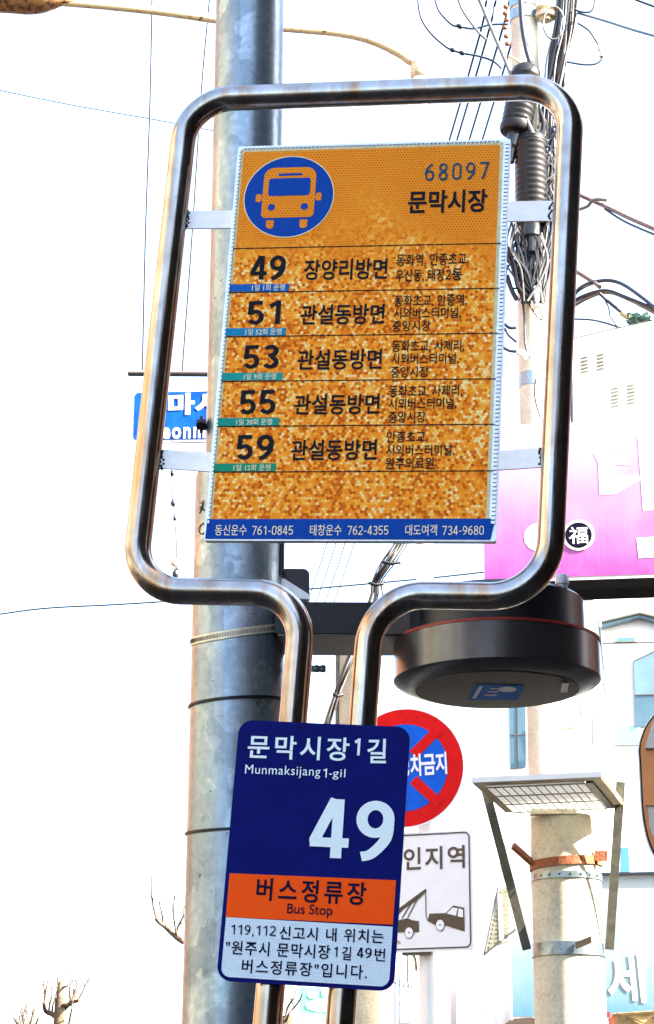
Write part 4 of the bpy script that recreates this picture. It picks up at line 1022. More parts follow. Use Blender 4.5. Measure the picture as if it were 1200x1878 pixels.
# bundle coming down behind the lamp arm
mb_ = empty('cable_bundle', at(600, 1325, 11.5), 'tied bundle of grey cables slanting down behind the lamp arm to the cream pole', 'cables')
for nm_, m_, cnt in (('dark_strands', M_CABLE, 11), ('pale_strands', M_CABLEGREY, 5), ('brown_strands', M_CABLEBROWN, 4)):
    q = MB()
    for k in range(cnt):
        o0 = rnd.uniform(-1, 1); j = lambda: rnd.uniform(-2, 2)
        q.tube(spline([at(790 + o0 * 14, 900, 11.5 + rnd.uniform(-.06, .06)), at(742 + o0 * 14 + j(), 990, 11.5), at(718 + o0 * 16 + 2 * j(), 1030, 11.5 + rnd.uniform(-.06, .06)), at(693 + o0 * 10 + j(), 1068, 11.5), at(688 + o0 * 12 + 2 * j(), 1100, 11.5), at(660 + o0 * 9, 1170, 11.5), at(637 + o0 * 8 + 2 * j(), 1225, 11.5 + rnd.uniform(-.06, .06)), at(617 + o0 * 6 + j(), 1275, 11.5), at(600 + o0 * 6, 1330, 11.5), at(590 + o0 * 5, 1370, 11.5)], 5), rnd.uniform(.003, .0055), 6)
    build(nm_, q, m_, mb_, 60)
for (px, py, w_) in ((717, 1032, 16), (690, 1071, 13), (620, 1275, 8)):
    q = MB(); q.tube([at(px - w_, py - 2, 11.45), at(px, py + 2, 11.43), at(px + w_, py - 1, 11.45)], .010, 8); build('tie', q, M_CABLE, mb_, 60)
# cables leaving to the right, beyond the loop
cable('cable', [(1000, 325, 15.9), (1063, 357, 15.5), (1110, 378, 15), (1160, 402, 14.5), (1230, 432, 14)], .017, M_CABLEBROWN, 'brown messenger cable slanting down to the right edge beyond the loop')
cable('cable', [(1110, 383, 15), (1150, 408, 14.6), (1230, 442, 14)], .010, M_CABLEBLUE, 'thin cable strung just below the brown messenger cable')
cable('cable', [(1060, 385, 15.4), (1078, 378, 15.2), (1090, 366, 15.1), (1115, 367, 15)], .014, M_CABLEGREY, 'pale blue cable bending up to the brown messenger cable')
cable('cable', [(1010, 470, 15.6), (1058, 498, 15.4), (1090, 518, 15.2), (1100, 526, 15)], .018, M_CABLEBROWN, 'brown steel arm reaching right from behind the loop', cat='bracket')
cbs = ([(1050, 555, 15.4), (1058, 535, 15.4), (1080, 522, 15.3), (1110, 514, 15.1), (1140, 520, 15), (1175, 543, 14.8), (1215, 575, 14.6)], [(1050, 552, 15.4), (1062, 530, 15.4), (1085, 518, 15.2), (1110, 514, 15.2)],
       [(1045, 558, 15.4), (1070, 543, 15.3), (1110, 533, 15.1), (1150, 546, 14.9), (1220, 575, 14.6)], [(1045, 566, 15.4), (1075, 548, 15.3), (1115, 536, 15.1), (1160, 552, 14.9), (1220, 584, 14.6)])
for pts, lab, m_ in zip(cbs, ('dark blue cable in the highest arch beyond the right side of the loop', 'short blue cable under the highest arch beyond the loop', 'dark cable arching right at roof height, upper of the twin pair', 'pale cable arching right at roof height, lower of the twin pair'), (M_CABLEBLUE, M_CABLEBLUE, M_CABLE, M_CABLEGREY)):
    cable('cable', pts, .015, m_, lab)
cable('cable', [(1100, 538, 15), (1120, 556, 15), (1140, 572, 15), (1152, 580, 15)], .014, M_CABLEBLUE, 'blue cable branching down from the twin cables to a fitting')
cable('cable', [(1104, 540, 15), (1116, 562, 15), (1120, 580, 15), (1135, 602, 15)], .006, M_CABLEBLUE, 'thin drooping wire below the twin cables')
cable('cable', [(1040, 585, 15.3), (1080, 586, 15.2), (1110, 592, 15), (1140, 602, 14.9)], .008, M_CABLEBLUE, 'dark wire reaching the parapet top from behind the loop')
q = MB(); q.tube([at(1140, 572, 15), at(1152, 580, 15), at(1156, 582, 15)], [.03, .03, .018], 10); build('cable_fitting', q, M_CERAMIC, None, 60, 'cream cable fitting above the vented parapet', 'fitting')
q = MB(); rl = random.Random(5)
for k in range(160):
    c = at(rl.uniform(1152, 1192), rl.uniform(577, 598) - (0 if rl.random() < .5 else 3), 14.2 + rl.uniform(-.1, .1)); a_ = rl.uniform(0, 6.28); s_ = rl.uniform(.012, .028)
    d1 = Vector((math.cos(a_), rl.uniform(-.5, .5), math.sin(a_))).normalized(); d2 = d1.cross(Vector((rl.random(), rl.random(), rl.random()))).normalized()
    q.add([c - d1 * s_, c + d2 * s_ * .5, c + d1 * s_, c - d2 * s_ * .5], [(0, 1, 2, 3)])
build('plant', q, mat('dark_leaf', (.03, .08, .05), .5, 0, .5, 20), None, None, 'small dark green plant peeping over the vented parapet', 'plant')

# ------------------------------------------------------------------ pink shop sign and the vented metal parapet over it
KD = 12.0
KF = facing(1050, 920, KD, 8)
sh = empty('pink_shop_sign', KF.P(*KF.uv(1100, 1068)), 'pink shop sign with pale lettering and a round black emblem', 'shop sign')
x0, y0 = KF.uv(888, 1069); x1 = KF.uv(1420, 1060)[0]; y1 = KF.uv(925, 784)[1]
q = MB(); q.prism(KF, [(x0, y0), (x1, y0), (x1, y1), (x0, y1)], -.25, -.004); build('sign_box', q, M_WHITEPAINT, sh)
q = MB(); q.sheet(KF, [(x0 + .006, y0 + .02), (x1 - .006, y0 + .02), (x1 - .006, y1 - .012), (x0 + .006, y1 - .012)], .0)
build('sign_face', q, paletop_vinyl('glare_topped_magenta_vinyl', (.31, .040, .23), (.50, .25, .44), y0, y0 + (y1 - y0) * .85), sh)  # pale top paints blown-out light into the magenta
M_PALECYAN = mat('pale_cyan_vinyl', (.66, .78, .80), .5, 0, .06, 8)
q = MB()
for pl in (KF.pts([(1090, 832), (1150, 838), (1150, 852), (1128, 852), (1125, 878), (1170, 868), (1175, 880), (1130, 906), (1100, 908), (1098, 850)]), KF.pts([(1170, 800), (1196, 798), (1200, 935), (1180, 938)]), KF.pts([(1168, 987), (1260, 980), (1260, 1018), (1172, 1024)]), KF.pts([(1205, 858), (1240, 856), (1240, 878), (1205, 880)])):
    q.prism(KF, pl, .0005, .0018)
build('shop_lettering', q, M_PALECYAN, sh)
q = MB(); u, v = KF.uv(988, 985); q.prism(KF, circle((u, v), .085, 40), .0005, .0018); build('shop_lettering', q, M_PALECYAN, sh)
u, v = KF.uv(1061.5, 982)
q = MB(); q.prism(KF, circle((u, v), 29 * mpp(982, KD), 48), .001, .006); em = build('emblem', q, M_SIGNWHITE, sh, 40)
q = MB(); q.sheet(KF, circle((u, v), 24.5 * mpp(982, KD), 48), .007); build('emblem_disc', q, mat('ink_navy', (.004, .005, .014), .6, spec=.04), em)
build('emblem_character', glyphs(KF, '福', (1044, 983), (1079, 981.8), 31, .009, .008), M_SIGNWHITE, em)
q = MB(); q.box(KF.P((x0 + x1) / 2, y0 - .035, -.12), (x1 - x0, .24, .05), (KF.u, KF.n, KF.v)); build('dark_underside', q, mat('matte_black_metal', (.003, .003, .003), .8, spec=.02), sh)  # plain matte black strip below the sign box

VF = facing(1100, 690, KD + .35, 12)
vp = empty('metal_parapet', VF.P(*VF.uv(1100, 800)), 'white sheet metal parapet with louvre slots above the pink sign', 'parapet')
pl = VF.pts([(915, 800), (1420, 800), (1420, 545), (1190, 590), (1050, 622), (1046, 776), (915, 781)])
q = MB(); q.prism(VF, pl, -.25, 0); build('sheet_wall', q, M_WHITEPAINT, vp)
for (sx, sy) in ((1072, 656), (1101.5, 651), (1128, 713), (1157.5, 707)):
    q = MB()
    for k in range(6 if sy > 700 else 5):
        p = VF.uv(sx, sy + k * 6.6); q.box(VF.P(p[0], p[1], .004), (.048, .008, .012), ((VF.u + VF.v * .16).normalized(), VF.v, VF.n))
    build('louvre_slots', q, M_OLIVE, vp)
q = MB(); q.tube([VF.P(*VF.uv(1188, 590), .01), VF.P(*VF.uv(1050, 622), .01)], .004, 6); build('top_edge', q, M_OLIVE, vp, 60)
q = MB(); q.tube([VF.P(*VF.uv(1050, 680), .02), VF.P(*VF.uv(1051, 776), .02)], .012, 8); build('corner_pipe', q, M_CABLEBLUE, vp, 60)

# ------------------------------------------------------------------ floodlight canopy on its own concrete pole
FD = 7.5
fx = at(1040, 1640, FD); fm_ = mpp(1640, FD); fr = 63.5 * fm_
fz = at(1030, 1494, FD + .02).z
fp = empty('floodlight_pole', (fx.x, FD, 0), 'short concrete pole with rusty bands carrying the floodlight canopy', 'pole')
q = MB(); q.lathe((fx.x, FD, 0), [(fr * 1.12, 0), (fr * 1.0, fx.z), (fr * .985, fz - .02), (fr * .9, fz - .015)], 56); build('shaft', q, M_CONC, fp, 40)
def fband(py, h, m_, nm, th=.004, tilt=0.0):
    z = at(1040, py, FD - fr).z; q = MB(); r0 = fr + .001
    vs, fs, n = [], [], 56
    for k in range(n):
        a = 2 * math.pi * k / n
        for rr_, dz in ((r0, -h / 2), (r0 + th, -h / 2), (r0 + th, h / 2), (r0, h / 2)):
            vs.append((fx.x + rr_ * math.cos(a), FD + rr_ * math.sin(a), z + dz + tilt * math.cos(a)))
    for k in range(n):
        a, b = 4 * k, 4 * ((k + 1) % n)
        for j in range(4): fs.append((a + j, b + j, b + (j + 1) % 4, a + (j + 1) % 4))
    q.add(vs, fs); return build(nm, q, m_, fp, 40)
fband(1577, .030, M_RUST, 'rusty_band', .005, .008)
fband(1603, .022, M_GALV, 'perforated_band', .003)
fband(1738, .045, M_GALV, 'lower_collar', .006)
q = MB()
for k in range(-4, 5):
    a = R(-90 + k * 17); d = Vector((math.cos(a), math.sin(a), 0)); q.lathe(Vector((fx.x, FD, at(1040, 1603, FD - fr).z)) + d * (fr + .0042), [(.0001, .0008), (.004, .0005), (.004, -.001)], 10, d)
build('band_holes', q, M_RUBBER, fp)
q = MB(); z_ = at(970, 1585, FD).z
q.bar((fx.x - fr * 1.0, FD - .03, z_), at(941, 1551, FD - .05), .035, .012, (0, .7, .7)); build('rusty_stub', q, M_RUST, fp)
q = MB(); q.bar((fx.x + fr * .75, FD - fr * .72, at(1100, 1577, FD).z), (fx.x + fr * 1.12, FD - fr * .75, at(1100, 1577, FD).z), .035, .01, (0, 0, 1)); build('rusty_tab', q, M_RUST, fp)
q = MB(); q.bar((fx.x + fr * .1, FD - fr - .012, at(1030, 1742, FD).z), (fx.x + fr * .48, FD - fr - .09, at(1060, 1735, FD).z), .022, .008, (0, 0, 1)); build('collar_lug', q, M_OLIVE, fp)

fl_ = empty('floodlight', (fx.x, FD, fz), 'flat box floodlight with a gridded lens held by two olive struts on a concrete pole', 'floodlight')
def at_z(px, py, z):
    r = ray(px, py); return CAM + r * ((z - CAM.z) / r.z)
zb = fz
c4 = [at_z(883, 1438, zb), at_z(1124, 1426, zb), at_z(1129, 1483, zb), at_z(911, 1491, zb)]
ctr = sum(c4, Vector()) / 4
ux_ = ((c4[1] - c4[0]) + (c4[2] - c4[3])).normalized(); uy_ = Vector((0, 0, 1)).cross(ux_)
wx_ = (c4[1] - c4[0]).length * .97; wy_ = ((c4[3] - c4[0]).length + (c4[2] - c4[1]).length) / 2
UF = Plane(ctr, ux_, -uy_, Vector((0, 0, -1)))      # underside: v towards the viewer's side
M_HOUSING = mat('yellowed_cream_housing', (.50, .42, .26), .55, 0, .3, 12)
lx0, lx1, ly0, ly1 = -wx_ * .42, wx_ * .36, -wy_ * .42, wy_ * .44
Z1 = Vector((0, 0, 1)); q = MB()
def slab(xa, xb, ya, yb, z0, z1): q.box(ctr + ux_ * ((xa + xb) / 2) + uy_ * ((ya + yb) / 2) + Z1 * ((z0 + z1) / 2), (xb - xa, yb - ya, z1 - z0), (ux_, uy_, Z1))
slab(-wx_ / 2, lx0, -wy_ / 2, wy_ / 2, 0, .02); slab(wx_ * .42, wx_ / 2, -wy_ / 2, wy_ / 2, 0, .02)
slab(lx0, wx_ * .42, -wy_ / 2, ly0, 0, .02); slab(lx0, wx_ * .42, ly1, wy_ / 2, 0, .02)
build('housing', q, M_HOUSING, fl_)
q = MB(); slab(-wx_ / 2 - .004, wx_ / 2 + .004, -wy_ / 2 - .012, -wy_ / 2, .002, .020); build('front_lip', q, M_WHITEPAINT, fl_)
q = MB(); q.box(ctr + ux_ * ((lx0 + lx1) / 2) + uy_ * ((ly0 + ly1) / 2) + Vector((0, 0, -.003)), (lx1 - lx0, ly1 - ly0, .006), (ux_, uy_, Vector((0, 0, 1)))); lens = build('lens', q, milky('milky_lens', (.85, .84, .78)), fl_)
q = MB()
for i in range(13):
    x = lx0 + (lx1 - lx0) * i / 12; q.box(ctr + ux_ * x + uy_ * ((ly0 + ly1) / 2) + Vector((0, 0, -.0066)), (.004, ly1 - ly0, .0014), (ux_, uy_, Vector((0, 0, 1))))
for j in range(4):
    y = ly0 + (ly1 - ly0) * j / 3; q.box(ctr + ux_ * ((lx0 + lx1) / 2) + uy_ * y + Vector((0, 0, -.0068)), (lx1 - lx0, .016, .0020), (ux_, uy_, Vector((0, 0, 1))))
build('grid', q, M_OLIVE, lens)
for j in range(3):
    q = MB()
    for i in range(12):
        for k in range(1, 5):
            x = lx0 + (lx1 - lx0) * (i + .5) / 12; y = ly0 + (ly1 - ly0) * (j + k / 5) / 3
            q.box(ctr + ux_ * x + uy_ * y + Vector((0, 0, -.0062)), ((lx1 - lx0) / 16, .006, .0005), (ux_, uy_, Vector((0, 0, 1))))
    build('lens_ribs', q, M_CLAMP, lens)
q = MB(); q.box(ctr + ux_ * (wx_ * .395) + uy_ * ((ly0 + ly1) / 2) + Vector((0, 0, -.003)), (wx_ * .055, ly1 - ly0, .006), (ux_, uy_, Vector((0, 0, 1)))); build('end_strip', q, M_CABLEBLUE, fl_)
za_ = at(980, 1745, FD).z
q = MB(); q.bar(at(888, 1437, FD - .20), at(967, 1742, FD - .05), .031, .006, (1, 0, 0)); build('strut', q, M_OLIVE, fl_)
q = MB(); q.bar(at(1139, 1434, FD - .20), at(1118, 1742, FD - .06), .031, .006, (1, 0, 0)); build('strut', q, M_OLIVE, fl_)
q = MB(); q.box(Vector((fx.x - .05, FD - .10, fz - .012)), (.16, .05, .02)); q.box(Vector((fx.x + .06, FD + .06, fz - .012)), (.05, .2, .02)); build('saddle', q, M_CLAMP, fl_)
q = MB(); q.tube([at(1092, 1500, FD - .2), at(1093, 1530, FD - .2), at(1095, 1575, FD - .2)], .0016, 5); build('hanging_wire', q, M_RUST, fl_, 60)

# ------------------------------------------------------------------ orange rounded sign at the right edge
OF = facing(1200, 1440, 6.2, 4)
og = empty('orange_sign', OF.P(*OF.uv(1210, 1580)), 'orange rounded sign with a black rim and pale panels at the right edge', 'sign')
L_ = [(1171, 1370), (1172, 1400), (1174, 1440), (1177, 1490), (1184, 1530), (1193, 1556), (1204, 1575), (1224, 1592), (1260, 1602)]
T_ = [(1260, 1292), (1226, 1296), (1208, 1302), (1192, 1318), (1179, 1340)]
out = [Vector((*OF.uv(*p), 0)) for p in T_ + L_]
out = [(p.x, p.y) for p in spline(out, 5)]
xm = OF.uv(1262, 1450)[0]
full = out + [(2 * xm - p[0], p[1]) for p in reversed(out)]
def inset(pl, d):
    cx = sum(p[0] for p in pl) / len(pl); cy = sum(p[1] for p in pl) / len(pl)
    r = []
    for i, p in enumerate(pl):
        a, b = Vector(pl[i - 1]), Vector(pl[(i + 1) % len(pl)]); tt = (b - a); nn = Vector((-tt.y, tt.x)).normalized()
        if nn.dot(Vector((cx - p[0], cy - p[1]))) < 0: nn = -nn
        r.append((p[0] + nn.x * d, p[1] + nn.y * d))
    return r
q = MB(); q.prism(OF, full, -.03, -.012); build('backing', q, M_TAB, og, 30)
q = MB(); q.prism(OF, inset(full, .003), -.011, 0); build('rim', q, M_RUBBER, og, 30)
q = MB(); q.sheet(OF, inset(full, .0075), .002); build('face', q, mat('faded_orange_paint', (.60, .24, .075), .5, 0, .12, 10), og)
q = MB(); q.prism(OF, OF.pts([(1198, 1323), (1184, 1370), (1184, 1374), (1262, 1374), (1262, 1318)]), .003, .006); build('pale_panel', q, mat('mottled_grey_panel', (.48, .48, .44), .5, 0, .2, 40), og)
q = MB(); q.prism(OF, OF.pts([(1188, 1479), (1262, 1479), (1262, 1560), (1206, 1552), (1192, 1520)]), .003, .006); build('pale_panel', q, mat('mottled_grey_glass', (.46, .46, .42), .5, 0, .2, 40), og)
for py in (1374, 1479):
    q = MB(); q.bar(OF.P(*OF.uv(1184, py), .007), OF.P(*OF.uv(1262, py), .007), .003, .003, (0, 0, 1)); build('panel_line', q, M_BROWNINK, og)

# ------------------------------------------------------------------ far white building with slate panels
HF = facing(1050, 1200, 60, 6)
hb = empty('office_building', HF.P(*HF.uv(1050, 2184)), 'white building with slate grey panels, a gable and small windows far right', 'building')
gz = -HF.O.z
def hp_(pts, w0, w1, m_, nm, par): q = MB(); q.prism(HF, HF.pts(pts), w0, w1); return build(nm, q, m_, par)
xa, xb = HF.uv(880, 1200)[0], HF.uv(1450, 1200)[0]
yt = HF.uv(1050, 1076)[1]
q = MB(); q.prism(HF, [(xa, gz), (xb, gz), (xb, yt), (xa, yt)], -8, 0); wl = build('wall', q, M_WHITEPAINT, hb)
M_SLATE = mat('slate_panels', (.045, .095, .125), .35, .1, .35, .8)
M_SLATE2 = mat('pale_slate_panels', (.095, .165, .20), .35, .1, .25, .8)
for pts, m_ in (([(935, 1296), (965, 1294), (965, 1408), (937, 1411)], M_SLATE), ([(1163, 1213), (1230, 1180), (1230, 1274), (1164, 1276)], M_SLATE2), ([(1164, 1277), (1230, 1275), (1230, 1334), (1166, 1334)], M_SLATE)):  # pale panel's slanted top is cut along a shadow's edge
    hp_(pts, .001, .08, m_, 'slate_panel', hb)
q = MB()
for a, b in (((950, 1296), (951, 1410)), ((935, 1349), (965, 1348)), ((1162, 1214), (1166, 1335)), ((1164, 1276), (1230, 1274)), ((1162, 1214), (1230, 1180))): q.bar(HF.P(*HF.uv(*a), .09), HF.P(*HF.uv(*b), .09), .02, .03, HF.u)  # last bar draws the shadow edge slanting over the panels
build('joints_and_shadow_line', q, M_GREYINK, hb)
hp_([(1103, 1148), (1173, 1131), (1240, 1148), (1240, 1155), (1173, 1137), (1105, 1155)], .001, .35, M_SLATE2, 'gable_edge', hb)
q = MB(); q.bar(HF.P(*HF.uv(1103, 1147), .36), HF.P(*HF.uv(1173, 1130.5), .36), .05, .2, HF.v); q.bar(HF.P(*HF.uv(1173, 1130.5), .36), HF.P(*HF.uv(1240, 1147), .36), .05, .2, HF.v); build('gable_trim', q, M_OLIVE, hb)
for (x0_, y0_, x1_, y1_) in ((1128, 1168, 1168, 1178), (1126, 1330, 1176, 1368)):
    f = hp_([(x0_, y0_), (x1_, y0_), (x1_, y1_), (x0_, y1_)], .001, .06, M_CERAMIC, 'window', hb)
    hp_([(x0_ + 4, y0_ + 3), (x1_ - 4, y0_ + 3), (x1_ - 4, y1_ - 1), (x0_ + 4, y1_ - 1)], .061, .07, mat('pale_cyan_glass', (.16, .36, .44), .15, 0, .1, 1), 'pane', f)
q = MB()
for a, b in (((1106, 1180), (1240, 1178)), ((1098, 1136), (1108, 1230)), ((1107, 1250), (1112, 1276)), ((1088, 1311), (1088, 1368)), ((1000, 1102), (1088, 1100))): q.bar(HF.P(*HF.uv(*a), .01), HF.P(*HF.uv(*b), .01), .03, .02, HF.v if abs(a[0] - b[0]) > 20 else HF.u)
build('wall_joint', q, M_OLIVE, hb)
q = MB(); q.tube(spline([HF.P(*HF.uv(x, y), .4) for x, y in ((1000, 1350), (1030, 1342), (1055, 1338), (1070, 1326), (1064, 1305), (1060, 1285), (1058, 1270))], 6), .06, 8); build('roof_pipe', q, M_CERAMIC, hb, 60)

# low white house with a barred window
WF = facing(790, 1820, 30, 0)
wh = empty('white_house', WF.P(0, -WF.O.z), 'low white house with a barred blue window behind the tow away sign', 'house')
q = MB(); xa, xb = WF.uv(702, 1800)[0], WF.uv(880, 1800)[0]; q.prism(WF, [(xa, -WF.O.z), (xb, -WF.O.z), (xb, WF.uv(790, 1755)[1]), (xa, WF.uv(790, 1755)[1])], -5, 0); build('wall', q, M_WHITEPAINT, wh)
q = MB(); q.prism(WF, WF.pts([(730, 1790), (764, 1790), (764, 1874), (730, 1874)]), .001, .03); wn_ = build('window', q, mat('dusty_blue_glass', (.20, .38, .46), .2, 0, .2, 2), wh)
q = MB()
for px in (729, 737, 744.5, 752, 759, 765): q.bar(WF.P(*WF.uv(px, 1788), .05), WF.P(*WF.uv(px, 1876), .05), .034, .03, WF.u)
q.bar(WF.P(*WF.uv(728, 1832), .05), WF.P(*WF.uv(766, 1832), .05), .07, .028, WF.v)
build('window_bars', q, M_WHITEPAINT, wn_)
q = MB(); q.tube([at(729, 1726, LD - .05), at(757, 1750, LD - .05), at(762, 1760, LD - .05), at(764, 1780, LD)], .008, 8); q.tube([at(747, 1752, LD), at(748, 1800, LD), at(750, 1812, LD)], .005, 6); q.tube([at(722, 1802, LD - .05), at(735, 1807, LD), at(757, 1812, LD)], .003, 6)
build('sign_stay', q, M_CERAMIC, None, 60, 'bent cream metal stay under the tow away sign', 'bracket')

# louvred screen behind the floodlight strut
GF = facing(930, 1640, 11.5, -35)
gs = empty('louvred_screen', GF.P(*GF.uv(910, 1740)), 'pale ribbed metal screen seen edge on behind the left strut', 'screen')
q = MB(); q.prism(GF, GF.pts([(886, 1751), (912, 1626), (945, 1498), (974, 1498), (974, 1676), (943, 1706)]), -.03, 0); build('screen_panel', q, M_WHITEPAINT, gs)
q = MB()
for k in range(13):
    y = 1626 + k * 8.6; xl = 912 - (y - 1626) * .205
    xr = min(942, xl + 60); q.bar(GF.P(*GF.uv(xl + 5, y + 12 - k * .3), .004), GF.P(*GF.uv(max(xl + 12, xr - 10), y + 2 - k * .3), .004), .014, .008, GF.v)
build('ribs', q, mat('pale_olive_ribs', (.42, .42, .26), .6, 0, .2, 20), gs)
q = MB(); q.tube([GF.P(*GF.uv(886, 1752), .01), GF.P(*GF.uv(943, 1706), .01)], .006, 8); q.tube([GF.P(*GF.uv(886, 1752), .01), GF.P(*GF.uv(912, 1626), .01)], .003, 6); build('screen_edge', q, M_OLIVE, gs, 60)
q = MB(); q.bar(GF.P(*GF.uv(914, 1640), .012), GF.P(*GF.uv(917, 1726), .012), .03, .006, GF.u); build('screen_post', q, M_WHITEPAINT, gs)

# pale blue shop sign low on the right, grey shop front beside it
BF = facing(1080, 1740, 14, 9)
bs = empty('blue_shop_sign', BF.P(*BF.uv(1080, 1862)), 'pale blue shop sign with white lettering behind the floodlight pole', 'shop sign')
x0, y0 = BF.uv(940, 1868); x1 = BF.uv(1420, 1868)[0]; y1 = BF.uv(1170, 1603)[1]
q = MB(); q.prism(BF, [(x0, y0), (x1, y0), (x1, y1), (x0, y1)], -.3, -.002); build('sign_box', q, M_WHITEPAINT, bs)
q = MB(); q.sheet(BF, [(x0 + .004, y0 + .01), (x1, y0 + .01), (x1, y1 - .02), (x0 + .004, y1 - .02)], 0); build('sign_face', q, paletop_vinyl('glare_topped_cyan_vinyl', (.05, .19, .31), (.34, .44, .48), y0 - .1, y0 + (y1 - y0) * .75, .05), bs)  # overexposed upper part is painted into the cyan as a paler tone
build('shop_lettering', glyphs(BF, '세', (1114, 1798), (1182, 1793), 92, .004, .018), M_SIGNWHITE, bs)
q = MB(); q.bar(BF.P(x0, y1, .01), BF.P(x1, y1, .01), .02, .02, BF.v); build('top_rail', q, M_CABLEBLUE, bs)
q = MB(); q.prism(BF, BF.pts([(1139, 1555), (1153, 1554), (1156, 1603), (1137, 1605)]), -.2, .01); build('blue_flag', q, mat('sky_blue_vinyl', (.07, .25, .48), .5, 0, .1, 10), bs)
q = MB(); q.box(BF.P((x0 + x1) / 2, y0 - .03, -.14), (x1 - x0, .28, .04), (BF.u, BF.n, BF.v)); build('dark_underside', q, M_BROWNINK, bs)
SFf = facing(890, 1830, 16, -10)
sf = empty('grey_shop_front', SFf.P(*SFf.uv(890, 1990)), 'streaky grey shop front with faint white and pink lettering at the bottom edge', 'shop front')
q = MB(); q.prism(SFf, SFf.pts([(838, 2000), (938, 2000), (938, 1770), (905, 1780), (838, 1815)]), -.2, 0); build('front_panel', q, paletop_vinyl('streaky_grey_vinyl', (.30, .30, .32), (.78, .78, .78), SFf.uv(890, 1885)[1], SFf.uv(890, 1790)[1], .5, (30, 1.2)), sf)
q = MB()
for k, pts in enumerate(([(848, 1834), (851, 1856)], [(856, 1830), (853, 1845), (860, 1856)], [(866, 1832), (867, 1858)], [(872, 1842), (880, 1841)], [(886, 1828), (886, 1856)], [(893, 1830), (889, 1846), (896, 1856)], [(850, 1890), (862, 1889)])):
    for st_ in stroke(SFf.pts(pts), .016): q.sheet(SFf, st_, .004 + .0003 * k)
build('worn_lettering', q, M_SIGNWHITE, sf)
q = MB(); q.prism(SFf, SFf.pts([(845, 1868), (900, 1866), (900, 1900), (845, 1900)]), .001, .005); build('pink_strip', q, mat('dusty_pink_vinyl', (.55, .25, .34), .5, 0, .25, 12), sf)
AF = facing(935, 1880, 13.5, 0)
q = MB(); q.prism(AF, AF.pts([(924, 1880), (935, 1872), (950, 1868), (976, 1866), (976, 1930), (924, 1930)]), -.6, 0)
build('awning', q, mat('dark_brown_canvas', (.035, .022, .014), .7, 0, .4, 20), None, None, 'dark brown awning edge below the pale blue shop sign', 'awning')
RF = facing(1150, 1875, 13.4, 6)
q = MB(); q.prism(RF, RF.pts([(1104, 1857), (1119, 1856), (1120, 1920), (1104, 1920)]), -.05, 0); rs = build('red_poster', q, mat('red_vinyl', (.62, .02, .02), .5, 0, .1, 20), None, None, 'narrow red poster with white lettering under the pale blue shop sign', 'poster')
rs['_o'] = tuple(rs.location)
q = MB()
for k, pts in enumerate(([(1107, 1869), (1116, 1868.5)], [(1111.5, 1869), (1108, 1875)], [(1111.5, 1869), (1116, 1875)], [(1107, 1878), (1116, 1877.5)])):
    for st_ in stroke(RF.pts(pts), .007): q.sheet(RF, st_, .004 + .0003 * k)
build('poster_lettering', q, M_SIGNWHITE, rs)
q = MB(); q.prism(RF, RF.pts([(1123, 1858), (1215, 1852), (1215, 1930), (1123, 1930)]), -.4, -.02); ts = build('tan_stall_panel', q, mat('tan_tarp', (.48, .34, .13), .7, 0, .35, 22, .3, 30), None, None, 'tan tarpaulin stall panel with dark seams at the lower right corner', 'stall panel')
ts['_o'] = tuple(ts.location)
q = MB()
for a, b in (((1123, 1861), (1215, 1855)), ((1133, 1858), (1134, 1890)), ((1146, 1861), (1150, 1890)), ((1146, 1862), (1180, 1876)), ((1196, 1866), (1215, 1866))): q.bar(RF.P(*RF.uv(*a), -.012), RF.P(*RF.uv(*b), -.012), .008, .01, RF.v if abs(a[0] - b[0]) > 20 else RF.u)
build('seam', q, M_BROWNINK, ts)
# green banner between the posts
GN = facing(577, 1845, 15, 5)
gb = empty('green_banner', GN.P(*GN.uv(575, 1880)), 'mint green banner with pale lettering between the two posts at the bottom', 'banner')
q = MB(); q.prism(GN, GN.pts([(549, 1812), (601, 1812), (601, 1930), (549, 1930)]), -.02, 0); build('cloth', q, mat('mint_vinyl', (.16, .62, .48), .5, 0, .1, 10), gb)
q = MB()
for k, pts in enumerate(([(566, 1822), (574, 1818), (584, 1822), (578, 1832), (566, 1830)], [(562, 1842), (575, 1836), (600, 1834), (601, 1854), (584, 1856), (570, 1852), (563, 1850)], [(590, 1815), (600, 1814), (600, 1826), (591, 1827)])):
    q.prism(GN, [(p.x, p.y) for p in spline([Vector((*GN.uv(*p), 0)) for p in pts + pts[:1]], 3)][:-1], .001, .004 + .0003 * k)
build('worn_lettering', q, M_SIGNWHITE, gb)
q = MB(); q.prism(GN, GN.pts([(551, 1860), (590, 1859), (590, 1874), (551, 1875)]), .003, .006); build('white_strip', q, M_SIGNWHITE, gb)
q = MB(); q.prism(GN, GN.pts([(549, 1876), (600, 1875), (600, 1882), (549, 1882)]), .003, .008); build('hem', q, M_CLAMP, gb)

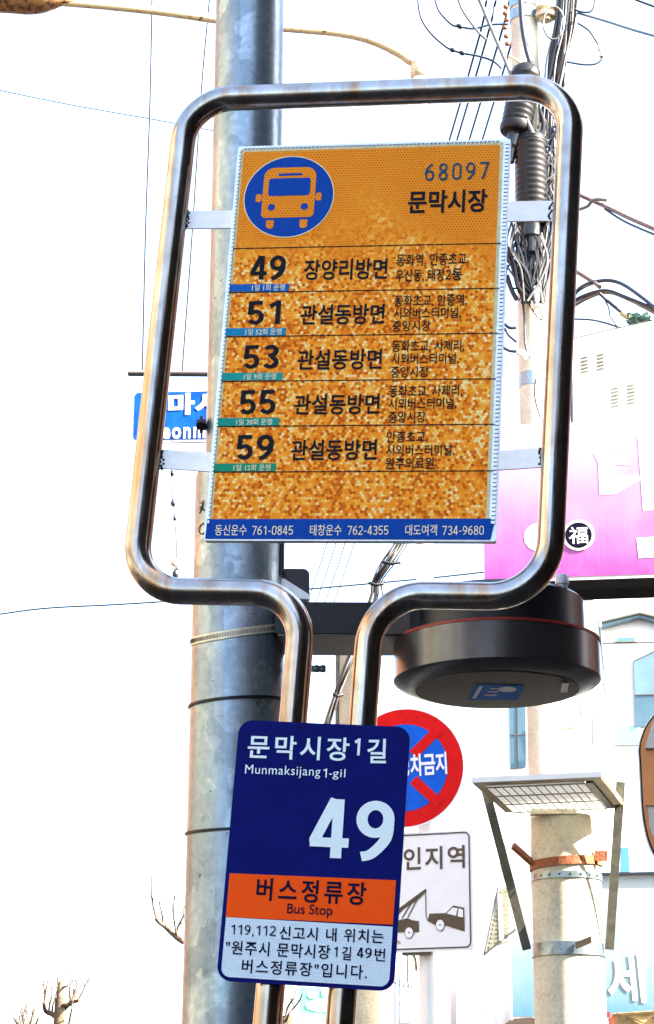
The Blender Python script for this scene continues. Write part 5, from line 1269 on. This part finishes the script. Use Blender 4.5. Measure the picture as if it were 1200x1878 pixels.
# ------------------------------------------------------------------ bare trees
def bare_tree(label, trunk, branches, D, seed, m_=M_BARK):
    r_ = random.Random(seed)
    b = at(trunk[0][0], trunk[0][1], D)
    e = empty('bare_tree', (b.x, D, 0), label, 'tree')
    q = MB(); P = [Vector((b.x, D, 0))] + [at(x, y, D) for x, y in trunk]
    q.tube(spline(P, 4), [max(.015, .075 - .055 * i / (4 * len(trunk))) for i in range(len(spline(P, 4)))], 9); build('trunk', q, m_, e, 60)
    q = MB()
    def twig(p, d, L, r, depth):
        pts = [p]; dd = Vector(d)
        for k in range(4):
            dd = (dd + Vector((r_.uniform(-.22, .22), r_.uniform(-.3, .3), r_.uniform(-.05, .22)))).normalized(); pts.append(pts[-1] + dd * L / 4)
        q.tube(pts, [r, r * .85, r * .7, r * .55, r * .4], 5)
        if depth:
            for k in range(3 if depth > 1 else 2):
                twig(pts[r_.choice((1, 2, 3, 4))], (dd + Vector((r_.uniform(-.8, .8), r_.uniform(-.6, .6), r_.uniform(-.2, .6)))).normalized(), L * r_.uniform(.35, .6), r * .5, depth - 1)
    for pts, rad in branches:
        W_ = [at(x, y, D + (i * r_.uniform(-.12, .12))) for i, (x, y) in enumerate(pts)]
        sp = spline(W_, 4); q.tube(sp, [rad * (1 - .5 * i / len(sp)) for i in range(len(sp))], 7)
        for k in range(4): 
            p = sp[r_.randrange(len(sp) // 3, len(sp))]; twig(p, Vector((r_.uniform(-.6, .6), r_.uniform(-.5, .5), 1)).normalized(), rad * r_.uniform(6, 13), rad * .4, 1)
    build('crown', q, m_, e, 60)
bare_tree('pollarded bare tree with one broken top, lower left edge', [(108, 1878), (110, 1850), (109, 1825), (111, 1800)],
          [([(108, 1868), (95, 1860), (84, 1855), (80, 1838)], .035), ([(109, 1862), (118, 1850), (130, 1840), (146, 1835)], .034), ([(111, 1845), (124, 1842), (137, 1832)], .022), ([(110, 1818), (116, 1812), (125, 1808)], .016), ([(125, 1900), (127, 1875), (132, 1850)], .016)], 24, 1)
bare_tree('low bare tree with a fan of upright twigs, left of the pollarded one', [(45, 1930), (45, 1905), (46, 1890)],
          [([(46, 1905), (36, 1885), (26, 1868)], .022), ([(46, 1900), (44, 1880), (40, 1862)], .022), ([(46, 1900), (55, 1880), (62, 1858)], .022), ([(46, 1905), (62, 1888), (70, 1868)], .018)], 26, 2)
bare_tree('bare tree behind the galvanised pole, one branch sticking out left', [(415, 1900), (412, 1840), (410, 1790), (405, 1740)],
          [([(405, 1765), (370, 1742), (335, 1727), (318, 1714), (303, 1700), (290, 1690), (286, 1683)], .032), ([(405, 1750), (360, 1715), (342, 1690), (336, 1668)], .018), ([(405, 1750), (380, 1700), (370, 1650)], .03)], 20, 3)
bare_tree('bare sapling with curling twigs between the two posts at the bottom', [(520, 1930), (523, 1890), (525, 1872)],
          [([(523, 1880), (530, 1860), (540, 1848), (550, 1835), (555, 1822)], .008), ([(523, 1875), (527, 1850), (538, 1832), (544, 1815)], .008)], 13, 4)
